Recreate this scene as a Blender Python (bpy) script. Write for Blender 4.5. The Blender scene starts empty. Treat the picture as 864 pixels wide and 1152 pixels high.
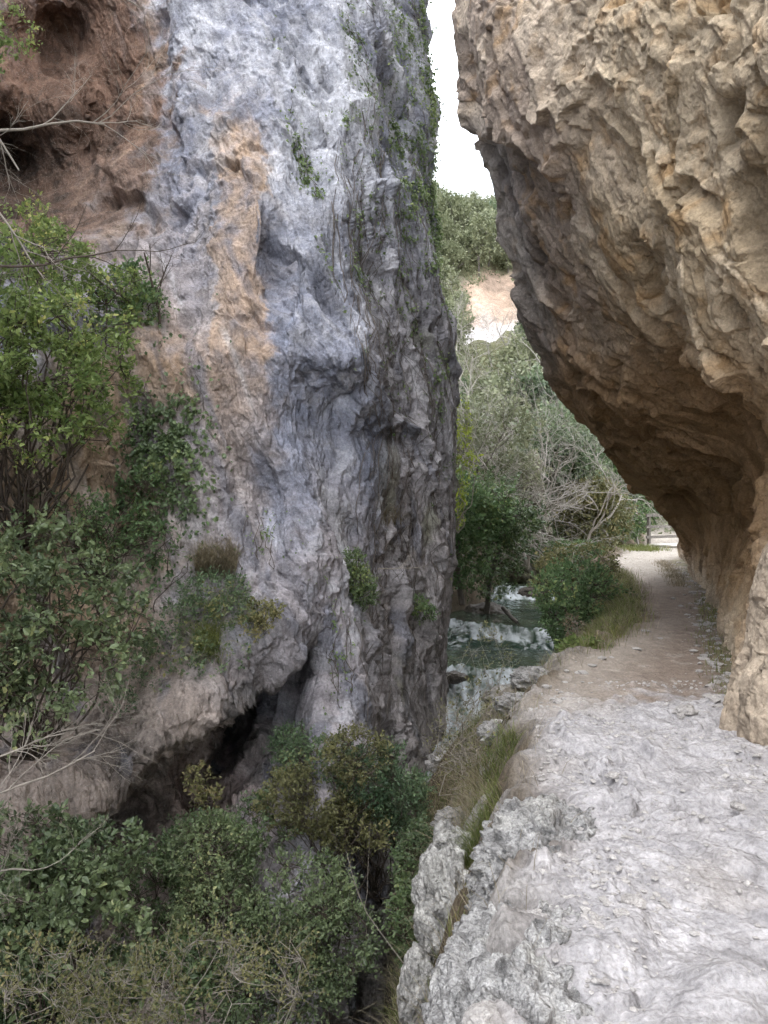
import bpy, math, random
import numpy as np
from mathutils import Vector
rng = np.random.default_rng(7)
random.seed(7)
SC = bpy.context.scene
COL = SC.collection
F = 904.0; HZ = 560.0; HAZE = .005; CX = 432.0; CAMZ = 1.6

def P(px, py, Y):
    px = np.asarray(px, float); py = np.asarray(py, float); Y = np.asarray(Y, float)
    return np.stack([(px-CX)/F*Y, Y+0*px, CAMZ+(HZ-py)/F*Y], -1)

# ------------------------------------------------------------------ noise
def _hash(ix, iy, iz, seed):
    h = (ix.astype(np.uint32)*np.uint32(374761393) + iy.astype(np.uint32)*np.uint32(668265263)
         + iz.astype(np.uint32)*np.uint32(2147483647) + np.uint32((seed*974634777) & 0xffffffff))
    h = (h ^ (h >> np.uint32(13)))*np.uint32(1274126177)
    h = (h ^ (h >> np.uint32(15)))*np.uint32(2246822519)
    return h ^ (h >> np.uint32(16))
def _u(h): return (h & np.uint32(0xffffff)).astype(np.float32)/np.float32(16777216.0)

from concurrent.futures import ThreadPoolExecutor
POOL = ThreadPoolExecutor(4)
def chunked(fn, p, *a):
    p = np.asarray(p, np.float32); sh = p.shape[:-1]; q = p.reshape(-1, 3)
    if len(q) < 4000: r = fn(q, *a); return tuple(x.reshape(sh) for x in r) if isinstance(r, tuple) else r.reshape(sh)
    rs = list(POOL.map(lambda c: fn(c, *a), np.array_split(q, max(4, len(q)//20000))))
    if isinstance(rs[0], tuple): return tuple(np.concatenate([r[k] for r in rs]).reshape(sh) for k in range(len(rs[0])))
    return np.concatenate(rs).reshape(sh)
def noise3(p, seed=0): return chunked(_noise3, p, seed)
def _noise3(p, seed=0):
    """gradient noise, about -1..1"""
    i = np.floor(p).astype(np.int32); f = p-i.astype(np.float32)
    u = f*f*f*(f*(f*6-15)+10)
    res = 0
    for dx in (0, 1):
        for dy in (0, 1):
            for dz in (0, 1):
                h = _hash(i[..., 0]+dx, i[..., 1]+dy, i[..., 2]+dz, seed)
                a = _u(h)*np.float32(6.2831853); z = _u(h*np.uint32(747796405)+np.uint32(2891336453))*2-1
                r = np.sqrt(np.maximum(0, 1-z*z))
                g = np.cos(a)*r*(f[..., 0]-dx)+np.sin(a)*r*(f[..., 1]-dy)+z*(f[..., 2]-dz)
                w = (u[..., 0] if dx else 1-u[..., 0])*(u[..., 1] if dy else 1-u[..., 1])*(u[..., 2] if dz else 1-u[..., 2])
                res = res+w*g
    return res*1.5
def fbm(p, o=4, seed=0, gain=0.5):
    a, s, t = 1.0, 0, 0
    for k in range(o):
        s = s+a*noise3(p, seed+k*17); t += a; a *= gain; p = p*2.03+11.3
    return s/t
def ridged(p, o=4, seed=0):
    a, s, t = 1.0, 0, 0
    for k in range(o):
        s = s+a*(1-np.abs(noise3(p, seed+k*13))*1.6); t += a; a *= .5; p = p*2.1+5.7
    return s/t
def facets(p, seed=0, tilt=1.0, off=0.6, ramp=.16): return chunked(_facets, p, seed, tilt, off, ramp)
def _facets(p, seed, tilt, off, ramp):
    """fractured blocks: every cell is a tilted plane; also gives the distance to the crack and an id"""
    sh = p.shape[:-1]
    i = np.floor(p).astype(np.int32); v2 = np.zeros(len(p), np.float32)
    b1 = np.full(len(p), 9e9, np.float32); b2 = b1.copy(); val = np.zeros(len(p), np.float32); idv = val.copy()
    for dx in (-1, 0, 1):
        for dy in (-1, 0, 1):
            for dz in (-1, 0, 1):
                c = i+np.array([dx, dy, dz], np.int32)
                h = _hash(c[:, 0], c[:, 1], c[:, 2], seed)
                h2 = h*np.uint32(747796405)+np.uint32(2891336453); h2 ^= h2 >> np.uint32(15)
                h3 = h2*np.uint32(277803737)+np.uint32(12345); h3 ^= h3 >> np.uint32(14)
                h4 = h3*np.uint32(747796405)+np.uint32(777); h4 ^= h4 >> np.uint32(15)
                r = p-(c.astype(np.float32)+np.stack([_u(h), _u(h2), _u(h3)], -1))
                d = (r*r).sum(-1)
                v = r[:, 0]*(_u(h4)-.5)*2*tilt+r[:, 1]*(_u(h3*np.uint32(31))-.5)*2*tilt+r[:, 2]*(_u(h2*np.uint32(37))-.5)*2*tilt+(_u(h4*np.uint32(91))-.5)*off
                m = d < b1; m2 = (~m) & (d < b2); v2 = np.where(m, val, np.where(m2, v, v2))
                b2 = np.where(m, b1, np.minimum(b2, d)); val = np.where(m, v, val); idv = np.where(m, _u(h4), idv); b1 = np.where(m, d, b1)
    gap = np.sqrt(b2)-np.sqrt(b1); t = np.clip(gap/ramp, 0, 1)*.5+.5
    return val*t+v2*(1-t), gap, idv
def sst(a, b, x):
    t = np.clip((x-a)/(b-a), 0, 1); return t*t*(3-2*t)
def blob(px, py, cx, cy, rx, ry, rot=0):
    c, s = math.cos(rot), math.sin(rot)
    x = px-cx; y = py-cy
    return np.exp(-(((x*c+y*s)/rx)**2+((-x*s+y*c)/ry)**2))
def nrmz(v): return v/np.maximum(1e-9, np.linalg.norm(v, axis=-1, keepdims=True))

# ------------------------------------------------------------------ mesh helpers
def make_mesh(name, V, faces, mat, parent=None, col=None, smooth=True, extra=None):
    """faces: int array (n,k) or list of such arrays"""
    if not isinstance(faces, (list, tuple)): faces = [faces]
    faces = [np.asarray(f, np.int32) for f in faces if len(f)]
    me = bpy.data.meshes.new(name)
    V = np.ascontiguousarray(V, np.float32).reshape(-1, 3)
    me.vertices.add(len(V)); me.vertices.foreach_set('co', V.ravel())
    nl = sum(f.size for f in faces); nf = sum(len(f) for f in faces)
    me.loops.add(nl); me.loops.foreach_set('vertex_index', np.concatenate([f.ravel() for f in faces]))
    tot = np.concatenate([np.full(len(f), f.shape[1], np.int32) for f in faces])
    st = np.concatenate([[0], np.cumsum(tot)[:-1]]).astype(np.int32)
    me.polygons.add(nf); me.polygons.foreach_set('loop_start', st)
    me.polygons.foreach_set('use_smooth', np.full(nf, smooth))
    me.update(calc_edges=True)
    if col is not None:
        a = me.color_attributes.new('Col', 'FLOAT_COLOR', 'POINT')
        c = np.ones((len(V), 4), np.float32); c[:, :3] = np.asarray(col).reshape(-1, 3); a.data.foreach_set('color', c.ravel())
    for k, v in (extra or {}).items():
        a = me.attributes.new(k, 'FLOAT', 'POINT'); a.data.foreach_set('value', np.ascontiguousarray(v, np.float32).ravel())
    me.materials.append(mat)
    o = bpy.data.objects.new(name, me); COL.objects.link(o)
    if parent is not None:
        o.parent = parent
        L = np.array(parent.location, np.float32)
        if np.any(L):
            V2 = V-L; me.vertices.foreach_set('co', V2.ravel()); me.update()
    return o
def grid_faces(nu, nv, mask=None):
    i = np.arange(nu*nv).reshape(nu, nv)
    f = np.stack([i[:-1, :-1], i[1:, :-1], i[1:, 1:], i[:-1, 1:]], -1).reshape(-1, 4)
    if mask is not None: f = f[mask.reshape(-1)]
    return f
def grid_normals(G):
    du = np.gradient(G, axis=0); dv = np.gradient(G, axis=1)
    return nrmz(np.cross(du, dv))
def compact(V, f, *attrs):
    used = np.unique(f); m = np.zeros(len(V), np.int64); m[used] = np.arange(len(used))
    return (V[used], m[f])+tuple(a[used] for a in attrs)
def tag(o, label, cat=None, group=None, kind=None):
    o['label'] = label
    if cat: o['category'] = cat
    if group: o['group'] = group
    if kind: o['kind'] = kind
    return o
def thing(name, loc, label, cat, group=None):
    o = bpy.data.objects.new(name, None); COL.objects.link(o); o.location = tuple(float(a) for a in loc)
    return tag(o, label, cat, group)

# ------------------------------------------------------------------ materials
def mat(name):
    m = bpy.data.materials.new(name); m.use_nodes = True
    nt = m.node_tree; nt.nodes.clear()
    return m, nt, nt.nodes, nt.links
def rock_mat(name, base=None, scale=1.0, bump=0.5, contrast=0.35, rough=.92, fine=1.0, speck=0.0, ridge=0.0, chips=0.0, rot=(0, 0, 0), rs=5.0, st=(1, 1, 1)):
    m, nt, N, L = mat(name)
    out = N.new('ShaderNodeOutputMaterial'); b = N.new('ShaderNodeBsdfPrincipled'); L.new(b.outputs[0], out.inputs[0])
    b.inputs['Roughness'].default_value = rough; b.inputs['Specular IOR Level'].default_value = .25
    tc = N.new('ShaderNodeTexCoord')
    n1 = N.new('ShaderNodeTexNoise'); n1.inputs['Scale'].default_value = 5*scale; n1.inputs['Detail'].default_value = 6; n1.inputs['Roughness'].default_value = .7
    n2 = N.new('ShaderNodeTexNoise'); n2.inputs['Scale'].default_value = 38*scale*fine; n2.inputs['Detail'].default_value = 4; n2.inputs['Roughness'].default_value = .75
    for n in (n1, n2): L.new(tc.outputs['Object'], n.inputs['Vector'])
    mr = N.new('ShaderNodeMapRange'); mr.inputs[1].default_value = .3; mr.inputs[2].default_value = .7
    mr.inputs[3].default_value = 1-contrast; mr.inputs[4].default_value = 1+contrast; L.new(n1.outputs[0], mr.inputs[0])
    mr2 = N.new('ShaderNodeMapRange'); mr2.inputs[1].default_value = .32; mr2.inputs[2].default_value = .68
    mr2.inputs[3].default_value = 1-contrast; mr2.inputs[4].default_value = 1+contrast; L.new(n2.outputs[0], mr2.inputs[0])
    mu = N.new('ShaderNodeMath'); mu.operation = 'MULTIPLY'; L.new(mr.outputs[0], mu.inputs[0]); L.new(mr2.outputs[0], mu.inputs[1])
    vm = N.new('ShaderNodeVectorMath'); vm.operation = 'SCALE'; L.new(mu.outputs[0], vm.inputs['Scale'])
    if base is None:
        at = N.new('ShaderNodeAttribute'); at.attribute_name = 'Col'; L.new(at.outputs['Color'], vm.inputs[0])
    else: vm.inputs[0].default_value = base
    src = vm.outputs[0]
    if speck > 0:   # pale lichen and dark pits
        v = N.new('ShaderNodeTexNoise'); v.inputs['Scale'].default_value = 90*scale; v.inputs['Detail'].default_value = 3; L.new(tc.outputs['Object'], v.inputs['Vector'])
        r = N.new('ShaderNodeMapRange'); r.inputs[1].default_value = .62; r.inputs[2].default_value = .7; r.inputs[4].default_value = speck; L.new(v.outputs[0], r.inputs[0])
        mx = N.new('ShaderNodeMix'); mx.data_type = 'RGBA'; L.new(r.outputs[0], mx.inputs[0]); L.new(src, mx.inputs[6]); mx.inputs[7].default_value = (.6, .6, .58, 1); src = mx.outputs[2]
    L.new(src, b.inputs['Base Color'])
    bp = N.new('ShaderNodeBump'); bp.inputs['Strength'].default_value = bump; bp.inputs['Distance'].default_value = .03; L.new(n1.outputs[0], bp.inputs['Height'])
    bp2 = N.new('ShaderNodeBump'); bp2.inputs['Strength'].default_value = bump; bp2.inputs['Distance'].default_value = .008; L.new(n2.outputs[0], bp2.inputs['Height']); L.new(bp.outputs[0], bp2.inputs['Normal'])
    last = bp2
    if ridge > 0:
        mp = N.new('ShaderNodeMapping'); mp.inputs['Rotation'].default_value = rot; mp.inputs['Scale'].default_value = st; L.new(tc.outputs['Object'], mp.inputs[0])
        for sc_, dist in ((rs, .06), (rs*3.3, .02)):
            v = N.new('ShaderNodeTexVoronoi'); v.feature = 'F1'; v.inputs['Scale'].default_value = sc_; v.inputs['Detail'].default_value = 1; v.inputs['Roughness'].default_value = .7
            w_ = N.new('ShaderNodeTexNoise'); w_.inputs['Scale'].default_value = sc_*1.2; w_.inputs['Detail'].default_value = 2; L.new(mp.outputs[0], w_.inputs['Vector'])
            va = N.new('ShaderNodeVectorMath'); va.operation = 'MULTIPLY_ADD'; va.inputs[1].default_value = (1.1/sc_*1.6,)*3; L.new(w_.outputs['Color'], va.inputs[0]); L.new(mp.outputs[0], va.inputs[2])
            L.new(va.outputs[0], v.inputs['Vector'])
            q = N.new('ShaderNodeBump'); q.inputs['Strength'].default_value = ridge; q.inputs['Distance'].default_value = dist; q.invert = True
            L.new(v.outputs['Distance'], q.inputs['Height']); L.new(last.outputs[0], q.inputs['Normal']); last = q
    if chips > 0:
        v = N.new('ShaderNodeTexVoronoi'); v.feature = 'F1'; v.inputs['Scale'].default_value = 30; v.inputs['Detail'].default_value = 1; L.new(tc.outputs['Object'], v.inputs['Vector'])
        q = N.new('ShaderNodeBump'); q.inputs['Strength'].default_value = chips; q.inputs['Distance'].default_value = .02; q.invert = True
        L.new(v.outputs['Distance'], q.inputs['Height']); L.new(last.outputs[0], q.inputs['Normal']); last = q
    L.new(last.outputs[0], b.inputs['Normal'])
    return m
def leaf_mat(name, c1, c2, c3=None, trans=.35, gloss=.35, patch=1.2):
    m, nt, N, L = mat(name)
    out = N.new('ShaderNodeOutputMaterial'); b = N.new('ShaderNodeBsdfPrincipled')
    g = N.new('ShaderNodeNewGeometry'); cr = N.new('ShaderNodeValToRGB')
    e = cr.color_ramp.elements
    e[0].color = (*c1, 1); e[1].color = (*c2, 1); e[0].position = .05; e[1].position = .8
    if c3: k = e.new(.97); k.color = (*c3, 1)
    tc = N.new('ShaderNodeTexCoord'); n = N.new('ShaderNodeTexNoise'); n.inputs['Scale'].default_value = patch; n.inputs['Detail'].default_value = 3
    L.new(tc.outputs['Object'], n.inputs['Vector'])
    # mix island randomness with a soft patchiness
    ma = N.new('ShaderNodeMath'); ma.operation = 'MULTIPLY_ADD'; ma.inputs[1].default_value = 1.6; ma.inputs[2].default_value = -.62; L.new(n.outputs[0], ma.inputs[0])
    ad = N.new('ShaderNodeMath'); ad.operation = 'MULTIPLY_ADD'; ad.inputs[1].default_value = .62; L.new(g.outputs['Random Per Island'], ad.inputs[0]); L.new(ma.outputs[0], ad.inputs[2])
    L.new(ad.outputs[0], cr.inputs[0])
    L.new(cr.outputs[0], b.inputs['Base Color']); b.inputs['Roughness'].default_value = .45; b.inputs['Specular IOR Level'].default_value = gloss
    t = N.new('ShaderNodeBsdfTranslucent'); L.new(cr.outputs[0], t.inputs[0])
    mx = N.new('ShaderNodeMixShader'); mx.inputs[0].default_value = trans; L.new(b.outputs[0], mx.inputs[1]); L.new(t.outputs[0], mx.inputs[2])
    L.new(mx.outputs[0], out.inputs[0])
    return m

M = {}
M['cliffL'] = rock_mat('grey limestone', scale=1.0, bump=.7, contrast=.28, speck=.35, ridge=.45, rs=7, rot=(0, .32, 0), st=(1, 1, .45))
M['cliffR'] = rock_mat('tan limestone', scale=1.1, bump=.5, contrast=.24, ridge=.45, rs=4.5, rot=(0, -.35, 0), st=(1, 1, .7))
M['pathm'] = rock_mat('path rock and earth', scale=1.4, bump=.65, contrast=.22, chips=.5)
M['bank'] = rock_mat('bank soil', scale=1.2, bump=.8, contrast=.35)
M['boulder'] = rock_mat('weathered limestone', scale=1.6, bump=.8, contrast=.42, speck=.7, ridge=.5, rs=12)
M['wetrock'] = rock_mat('wet rock', base=(.10, .085, .07), scale=1.5, bump=.6, contrast=.4, rough=.45)
M['gravel'] = rock_mat('pale gravel', base=(.45, .43, .415), scale=3, bump=.3, contrast=.3)
M['stone'] = rock_mat('loose stone', base=(.42, .40, .385), scale=3, bump=.5, contrast=.3)
M['brownstone'] = rock_mat('brown stone', base=(.20, .12, .095), scale=3, bump=.5, contrast=.3)
M['hill'] = rock_mat('hillside', scale=.25, bump=.5, contrast=.35)
M['bark'] = rock_mat('grey bark', base=(.16, .14, .125), scale=5, bump=.5, contrast=.35)
M['twig'] = rock_mat('pale twig', base=(.30, .27, .23), scale=5, bump=.2, contrast=.2)
M['darktwig'] = rock_mat('dark twig', base=(.085, .068, .055), scale=5, bump=.2, contrast=.3)
M['paletree'] = rock_mat('pale bare branches', base=(.38, .355, .32), scale=2, bump=.2, contrast=.2)
M['wood'] = rock_mat('weathered timber', base=(.20, .185, .165), scale=4, bump=.3, contrast=.3)
M['deck'] = rock_mat('pale deck', base=(.62, .60, .57), scale=2, bump=.2, contrast=.12)
M['leafbright'] = leaf_mat('bright green leaves', (0.087, 0.140, 0.042), (0.278, 0.357, 0.116), (0.557, 0.532, 0.182), trans=.4)
M['leafmid'] = leaf_mat('mid green leaves', (0.060, 0.115, 0.049), (0.195, 0.290, 0.126), (0.360, 0.405, 0.154), trans=.35)
M['leafcool'] = leaf_mat('cool green leaves', (0.066, 0.101, 0.047), (0.217, 0.276, 0.129), (0.436, 0.451, 0.207), trans=.3, gloss=.6)
M['leafbox'] = leaf_mat('small box leaves', (0.051, 0.096, 0.048), (0.170, 0.240, 0.120), (0.340, 0.320, 0.128), trans=.3, gloss=.5)
M['leafolive'] = leaf_mat('olive leaves', (0.086, 0.091, 0.041), (0.243, 0.237, 0.101), (0.389, 0.329, 0.164), trans=.3)
M['leafyellow'] = leaf_mat('yellow green leaves', (.16, .22, .035), (.42, .48, .08), (.55, .55, .15), trans=.5)
M['leafdark'] = leaf_mat('dark leaves', (0.052, 0.087, 0.038), (0.155, 0.218, 0.089), (0.290, 0.336, 0.115), trans=.28, gloss=.6)
M['leafivy'] = leaf_mat('ivy leaves', (0.078, 0.125, 0.046), (0.234, 0.312, 0.130), (0.416, 0.475, 0.208), trans=.3)
M['farleaf'] = leaf_mat('far foliage', (0.139, 0.162, 0.089), (0.308, 0.324, 0.198), (0.425, 0.418, 0.270), trans=.3, patch=.25)  # this and the next green: paler and greyer, distance haze in the colour
M['fardark'] = leaf_mat('far dark foliage', (0.090, 0.130, 0.077), (0.225, 0.286, 0.154), (0.360, 0.377, 0.210), trans=.3, patch=.35)
M['grass'] = leaf_mat('green grass', (0.081, 0.114, 0.033), (0.257, 0.288, 0.094), (0.459, 0.384, 0.165), trans=.4, patch=3)
M['drygrass'] = leaf_mat('dry grass', (.16, .13, .08), (.36, .31, .21), (.46, .41, .30), trans=.3, patch=3)

# ------------------------------------------------------------------ vegetation builders
def perp(d):
    r = rng.normal(size=d.shape); r -= (r*d).sum(-1, keepdims=True)*d
    return nrmz(r)
def leaf_geo(pos, dr, nr, size, aspect=.55, fold=.12):
    """one small folded leaf (six corners, two quads) for every point"""
    n = len(pos); dr = nrmz(dr); s = nrmz(np.cross(nr, dr)); up = np.cross(dr, s)
    L = np.asarray(size).reshape(-1, 1)*np.ones((n, 1)); W = L*aspect*.5
    v = np.stack([pos, pos+dr*L*.35+s*W+up*W*fold*2, pos+dr*L*.8+s*W*.55+up*W*fold, pos+dr*L-up*L*.06,
                  pos+dr*L*.8-s*W*.55+up*W*fold, pos+dr*L*.35-s*W+up*W*fold*2], 1)
    i = np.arange(n)[:, None]*6
    return v.reshape(-1, 3), np.concatenate([i+np.array([[0, 1, 2, 3]]), i+np.array([[0, 3, 4, 5]])])
def leaf_quad(pos, dr, nr, size, aspect=.6):
    n = len(pos); dr = nrmz(dr); s = nrmz(np.cross(nr, dr)); L = np.asarray(size).reshape(-1, 1)*np.ones((n, 1)); W = L*aspect*.5
    v = np.stack([pos, pos+dr*L*.5+s*W, pos+dr*L, pos+dr*L*.5-s*W], 1)
    i = np.arange(n)[:, None]*4
    return v.reshape(-1, 3), i+np.array([[0, 1, 2, 3]])
def tubes(polys, sides=4):
    """polys: list of (pts (k,3), radii (k,))"""
    Vs, Fs, base = [], [], 0
    for pts, rad in polys:
        pts = np.asarray(pts, float); k = len(pts)
        t = nrmz(np.gradient(pts, axis=0)); ref = np.array([0, 0, 1.]) if abs(t[0, 2]) < .9 else np.array([1., 0, 0])
        a = nrmz(np.cross(t, ref)); b = np.cross(t, a)
        an = np.arange(sides)*2*math.pi/sides
        ring = pts[:, None]+(a[:, None]*np.cos(an)[None, :, None]+b[:, None]*np.sin(an)[None, :, None])*np.asarray(rad).reshape(-1, 1, 1)
        Vs.append(ring.reshape(-1, 3))
        i = np.arange((k-1)*sides).reshape(k-1, sides); j = np.roll(i, -1, axis=1)
        Fs.append(np.stack([i, j, j+sides, i+sides], -1).reshape(-1, 4)+base); base += k*sides
    return np.concatenate(Vs), np.concatenate(Fs)
def wiggle(a, b, n=7, amp=.08, sag=0.0):
    a = np.asarray(a, float); b = np.asarray(b, float); t = np.linspace(0, 1, n)[:, None]
    L = np.linalg.norm(b-a); p = a+(b-a)*t
    off = np.cumsum(rng.normal(size=(n, 3)), 0)*amp*L/n**.5*.5; off -= off[0]*(1-t)+off[-1]*t
    p = p+off; p[:, 2] += sag*L*np.sin(t[:, 0]*math.pi); return p
def grow(start, d, length, r, depth, out, spread=.6, up=.1, tips=None, nb=3, wig=.25, shrink=.62, seg=6, rk=.6):
    d = nrmz(np.asarray(d, float)); p = np.asarray(start, float); pts = [p]; dd = d
    for k in range(seg):
        dd = nrmz(dd+rng.normal(size=3)*wig*.5+np.array([0, 0, up*.3])); p = p+dd*length/seg; pts.append(p)
    rad = np.linspace(r, r*.45 if depth else r*.2, len(pts)); out.append((np.array(pts), rad))
    if depth == 0:
        if tips is not None: tips.append((pts[-1], dd)); tips.append((pts[-3], dd))
        return
    for b in range(nb):
        t = random.uniform(.3, 1.0); k = min(seg-1, int(t*seg)); q = pts[k]+(pts[k+1]-pts[k])*(t*seg-k)
        nd = nrmz(dd*.8+perp(dd[None])[0]*spread*random.uniform(.7, 1.5)+np.array([0, 0, up]))
        grow(q, nd, length*shrink*random.uniform(.75, 1.2), rad[k]*rk, depth-1, out, spread, up, tips, nb, wig, shrink, seg, rk)
def in_blobs(blobs, n, shell=.5):
    w = np.array([b[1][0]*b[1][1]*b[1][2] if len(b) < 3 else b[2] for b in blobs], float)**.8; w /= w.sum()
    k = rng.choice(len(blobs), n, p=w); C = np.array([b[0] for b in blobs])[k]; R = np.array([b[1] for b in blobs])[k]
    u = nrmz(rng.normal(size=(n, 3))); r = rng.random((n, 1))**(1/3*(1-shell))
    return C+u*r*R, u
def twig_leaves(o, d, m, tl, ls, flat=.6, droop=0.0):
    n = len(o); t = (np.arange(m)+.5)/m
    L = tl*rng.uniform(.5, 1.3, (n, 1, 1))
    pos = o[:, None]+d[:, None]*t[None, :, None]*L+rng.normal(size=(n, m, 3))*ls*.25
    pos[..., 2] -= droop*(t[None]**2)*L[..., 0]
    dr = nrmz(d[:, None]*.5+nrmz(rng.normal(size=(n, m, 3)))*.9)
    nr = nrmz(rng.normal(size=(n, m, 3))*flat+np.array([0, -.25, .8]))
    sz = ls*(.45+.95*rng.random((n, m))**1.4)*rng.uniform(.75, 1.25, (n, 1))
    return pos.reshape(-1, 3), dr.reshape(-1, 3), nr.reshape(-1, 3), sz.reshape(-1)
def shrub(name, label, cat, base, blobs, n, m, ls, tl, lmat, smat='darktwig', group=None, shell=.5, gap=.12, gapf=1.6, aspect=.6,
          stems=14, sr=.012, outw=.5, up=.35, twigs=.25, droop=.1, fine=True, stem_name='stems', keep=None, lname='foliage'):
    """a bush: leaf twigs through its volume, thin twigs, and bent stems from the root to the twigs"""
    base = np.asarray(base, float); o, u = in_blobs(blobs, n, shell)
    g = fbm(o*gapf+np.array([3.1, 7.7, base[0]]), 3, 5)
    o = o[g > -0.32+gap]; u = u[g > -0.32+gap]
    if keep is not None:
        k = keep(o); o = o[k]; u = u[k]
    d = nrmz(u*outw+nrmz(rng.normal(size=o.shape))*.6+np.array([0, 0, up]))
    pos, dr, nr, sz = twig_leaves(o, d, m, tl, ls, droop=droop)
    V, Fq = (leaf_geo if fine else leaf_quad)(pos, dr, nr, sz, aspect)
    t = thing(name, base, label, cat, group)
    make_mesh(lname, V, Fq, M[lmat], t, smooth=False)
    polys = []
    ks = rng.choice(len(o), min(stems, len(o)), replace=False)
    hubs = []
    for k in ks:
        pl = wiggle(base, o[k], 9, .35, .06); polys.append((pl, np.linspace(sr, sr*.3, 9))); hubs.append(pl[4:])
    hubs = np.concatenate(hubs)
    for k in np.nonzero(rng.random(len(o)) < twigs)[0]:
        a = o[k]; e = a+d[k]*tl
        h = hubs[np.argmin(((hubs-a)**2).sum(1))]
        polys.append((np.array([h, h*.4+a*.6+rng.normal(size=3)*.03, a, e]), np.array([sr*.35, sr*.3, sr*.25, sr*.1])))
    V, Fq = tubes(polys, 4); make_mesh(stem_name, V, Fq, M[smat], t)
    return t
def blades(pos, h, w, lean=.5, dirb=None):
    n = len(pos); a = rng.random(n)*2*math.pi; side = np.stack([np.cos(a), np.sin(a), 0*a], -1)
    b = rng.random(n)*2*math.pi; ln = np.stack([np.cos(b), np.sin(b), 0*b], -1)
    if dirb is not None: ln = nrmz(ln*.7+np.asarray(dirb))
    hh = (h*rng.uniform(.5, 1.2, n))[:, None]; ww = w*np.ones((n, 1)); le = (lean*rng.uniform(.3, 1.4, n))[:, None]
    up = np.array([0, 0, 1.])
    p1 = pos+up*hh*.5+ln*hh*le*.25; p2 = pos+up*hh*.85+ln*hh*le*.75; p3 = pos+up*hh*(1-.25*le)+ln*hh*le*1.25
    v = np.stack([pos-side*ww, pos+side*ww, p1-side*ww*.8, p1+side*ww*.8, p2-side*ww*.5, p2+side*ww*.5, p3], 1).reshape(-1, 3)
    i = np.arange(n)[:, None]*7
    return v, [np.concatenate([i+np.array([[0, 1, 3, 2]]), i+np.array([[2, 3, 5, 4]])]), i+np.array([[4, 5, 6]])]

# ------------------------------------------------------------------ ground shape
def tab(rows):
    a = np.array(rows, float); return lambda y: np.interp(y, a[:, 0], a[:, 1])
XL = tab([(-8, -3.2), (2, -3.2), (8, -2.2), (11, 0.1), (12.5, .6), (14, .95), (17, 1.35), (19, 1.8), (20, 2.6), (22, 3.2), (25, 4.2), (28, 5), (32, 6), (60, 8)])
XR = tab([(-8, -1.2), (0, -.6), (2, -.35), (4, -.05), (6, .1), (8, .15), (9, .25), (10, .6), (11, 1.0), (12, 1.6), (13, 2.5), (14, 2.95), (16, 3.35), (18, 3.6), (20, 3.9), (22, 4.4), (25, 5.4), (28, 7), (32, 9), (60, 12)])
XP = tab([(-8, -.5), (0, 0), (2.4, .34), (3.3, .58), (4.5, .86), (6, 1.12), (7.2, 1.45), (8, 1.95), (9, 2.6), (10, 3.1), (11, 3.5), (13.8, 4.3), (17, 5.1), (20.7, 5.75), (25, 7.6), (28, 9), (60, 20)])
XQ = tab([(-8, 3.2), (3, 2.9), (6.05, 2.76), (9, 3.8), (12.9, 5.28), (20.5, 7.45), (24, 9.6), (28, 11.3), (60, 30)])
WZ = tab([(-8, -4.6), (4, -4.5), (8, -3.6), (10, -3.0), (12, -2.3), (13.1, -1.9), (14, -1.42), (16.0, -1.40), (16.5, -1.33), (17.2, -1.1), (21.3, -1.08), (22.2, -.8), (30, -.75), (60, -.7)])
def ground_z(X, Y, detail=True):
    xl, xr, xp, w = XL(Y), XR(Y), XP(Y), WZ(Y)
    nn = noise3(np.stack([X*.9, Y*.9, 0*X], -1), 3) if detail else 0
    n2 = noise3(np.stack([X*3.1+9, Y*3.1, 0*X], -1), 13) if detail else 0
    xp = xp+(.26*nn+.12*n2)*sst(1.5, 4, Y)*sst(40, 20, Y); bed = w-.45
    t = sst(0, 1, (X-(xr-.15))/np.maximum(.3, xp-xr+.1))
    tn = np.clip((X-(xr-.15))/np.maximum(.3, xp-xr+.1), 0, 1); nf = sst(11.5, 8.2, Y)
    zr = bed*(1-((t**.75)*(1-nf)+nf*tn**.3))
    tl = np.clip(xl-X, 0, 99); zl = bed+.5*sst(0, .3, tl)+tl*.9*sst(10, 14, Y)+np.clip(tl-.0, 0, 4)*.15
    z = np.where(X < (xl+xr)/2, zl, zr)
    # gully under the footbridge
    g = sst(27.0, 28, Y)*(1-sst(31, 32.5, Y))*sst(7.5, 9.5, X)
    z = z-1.9*g*(z > -1)
    z = z+sst(30, 40, Y)*np.clip(Y-30, 0, 99)*.05
    return z

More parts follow.
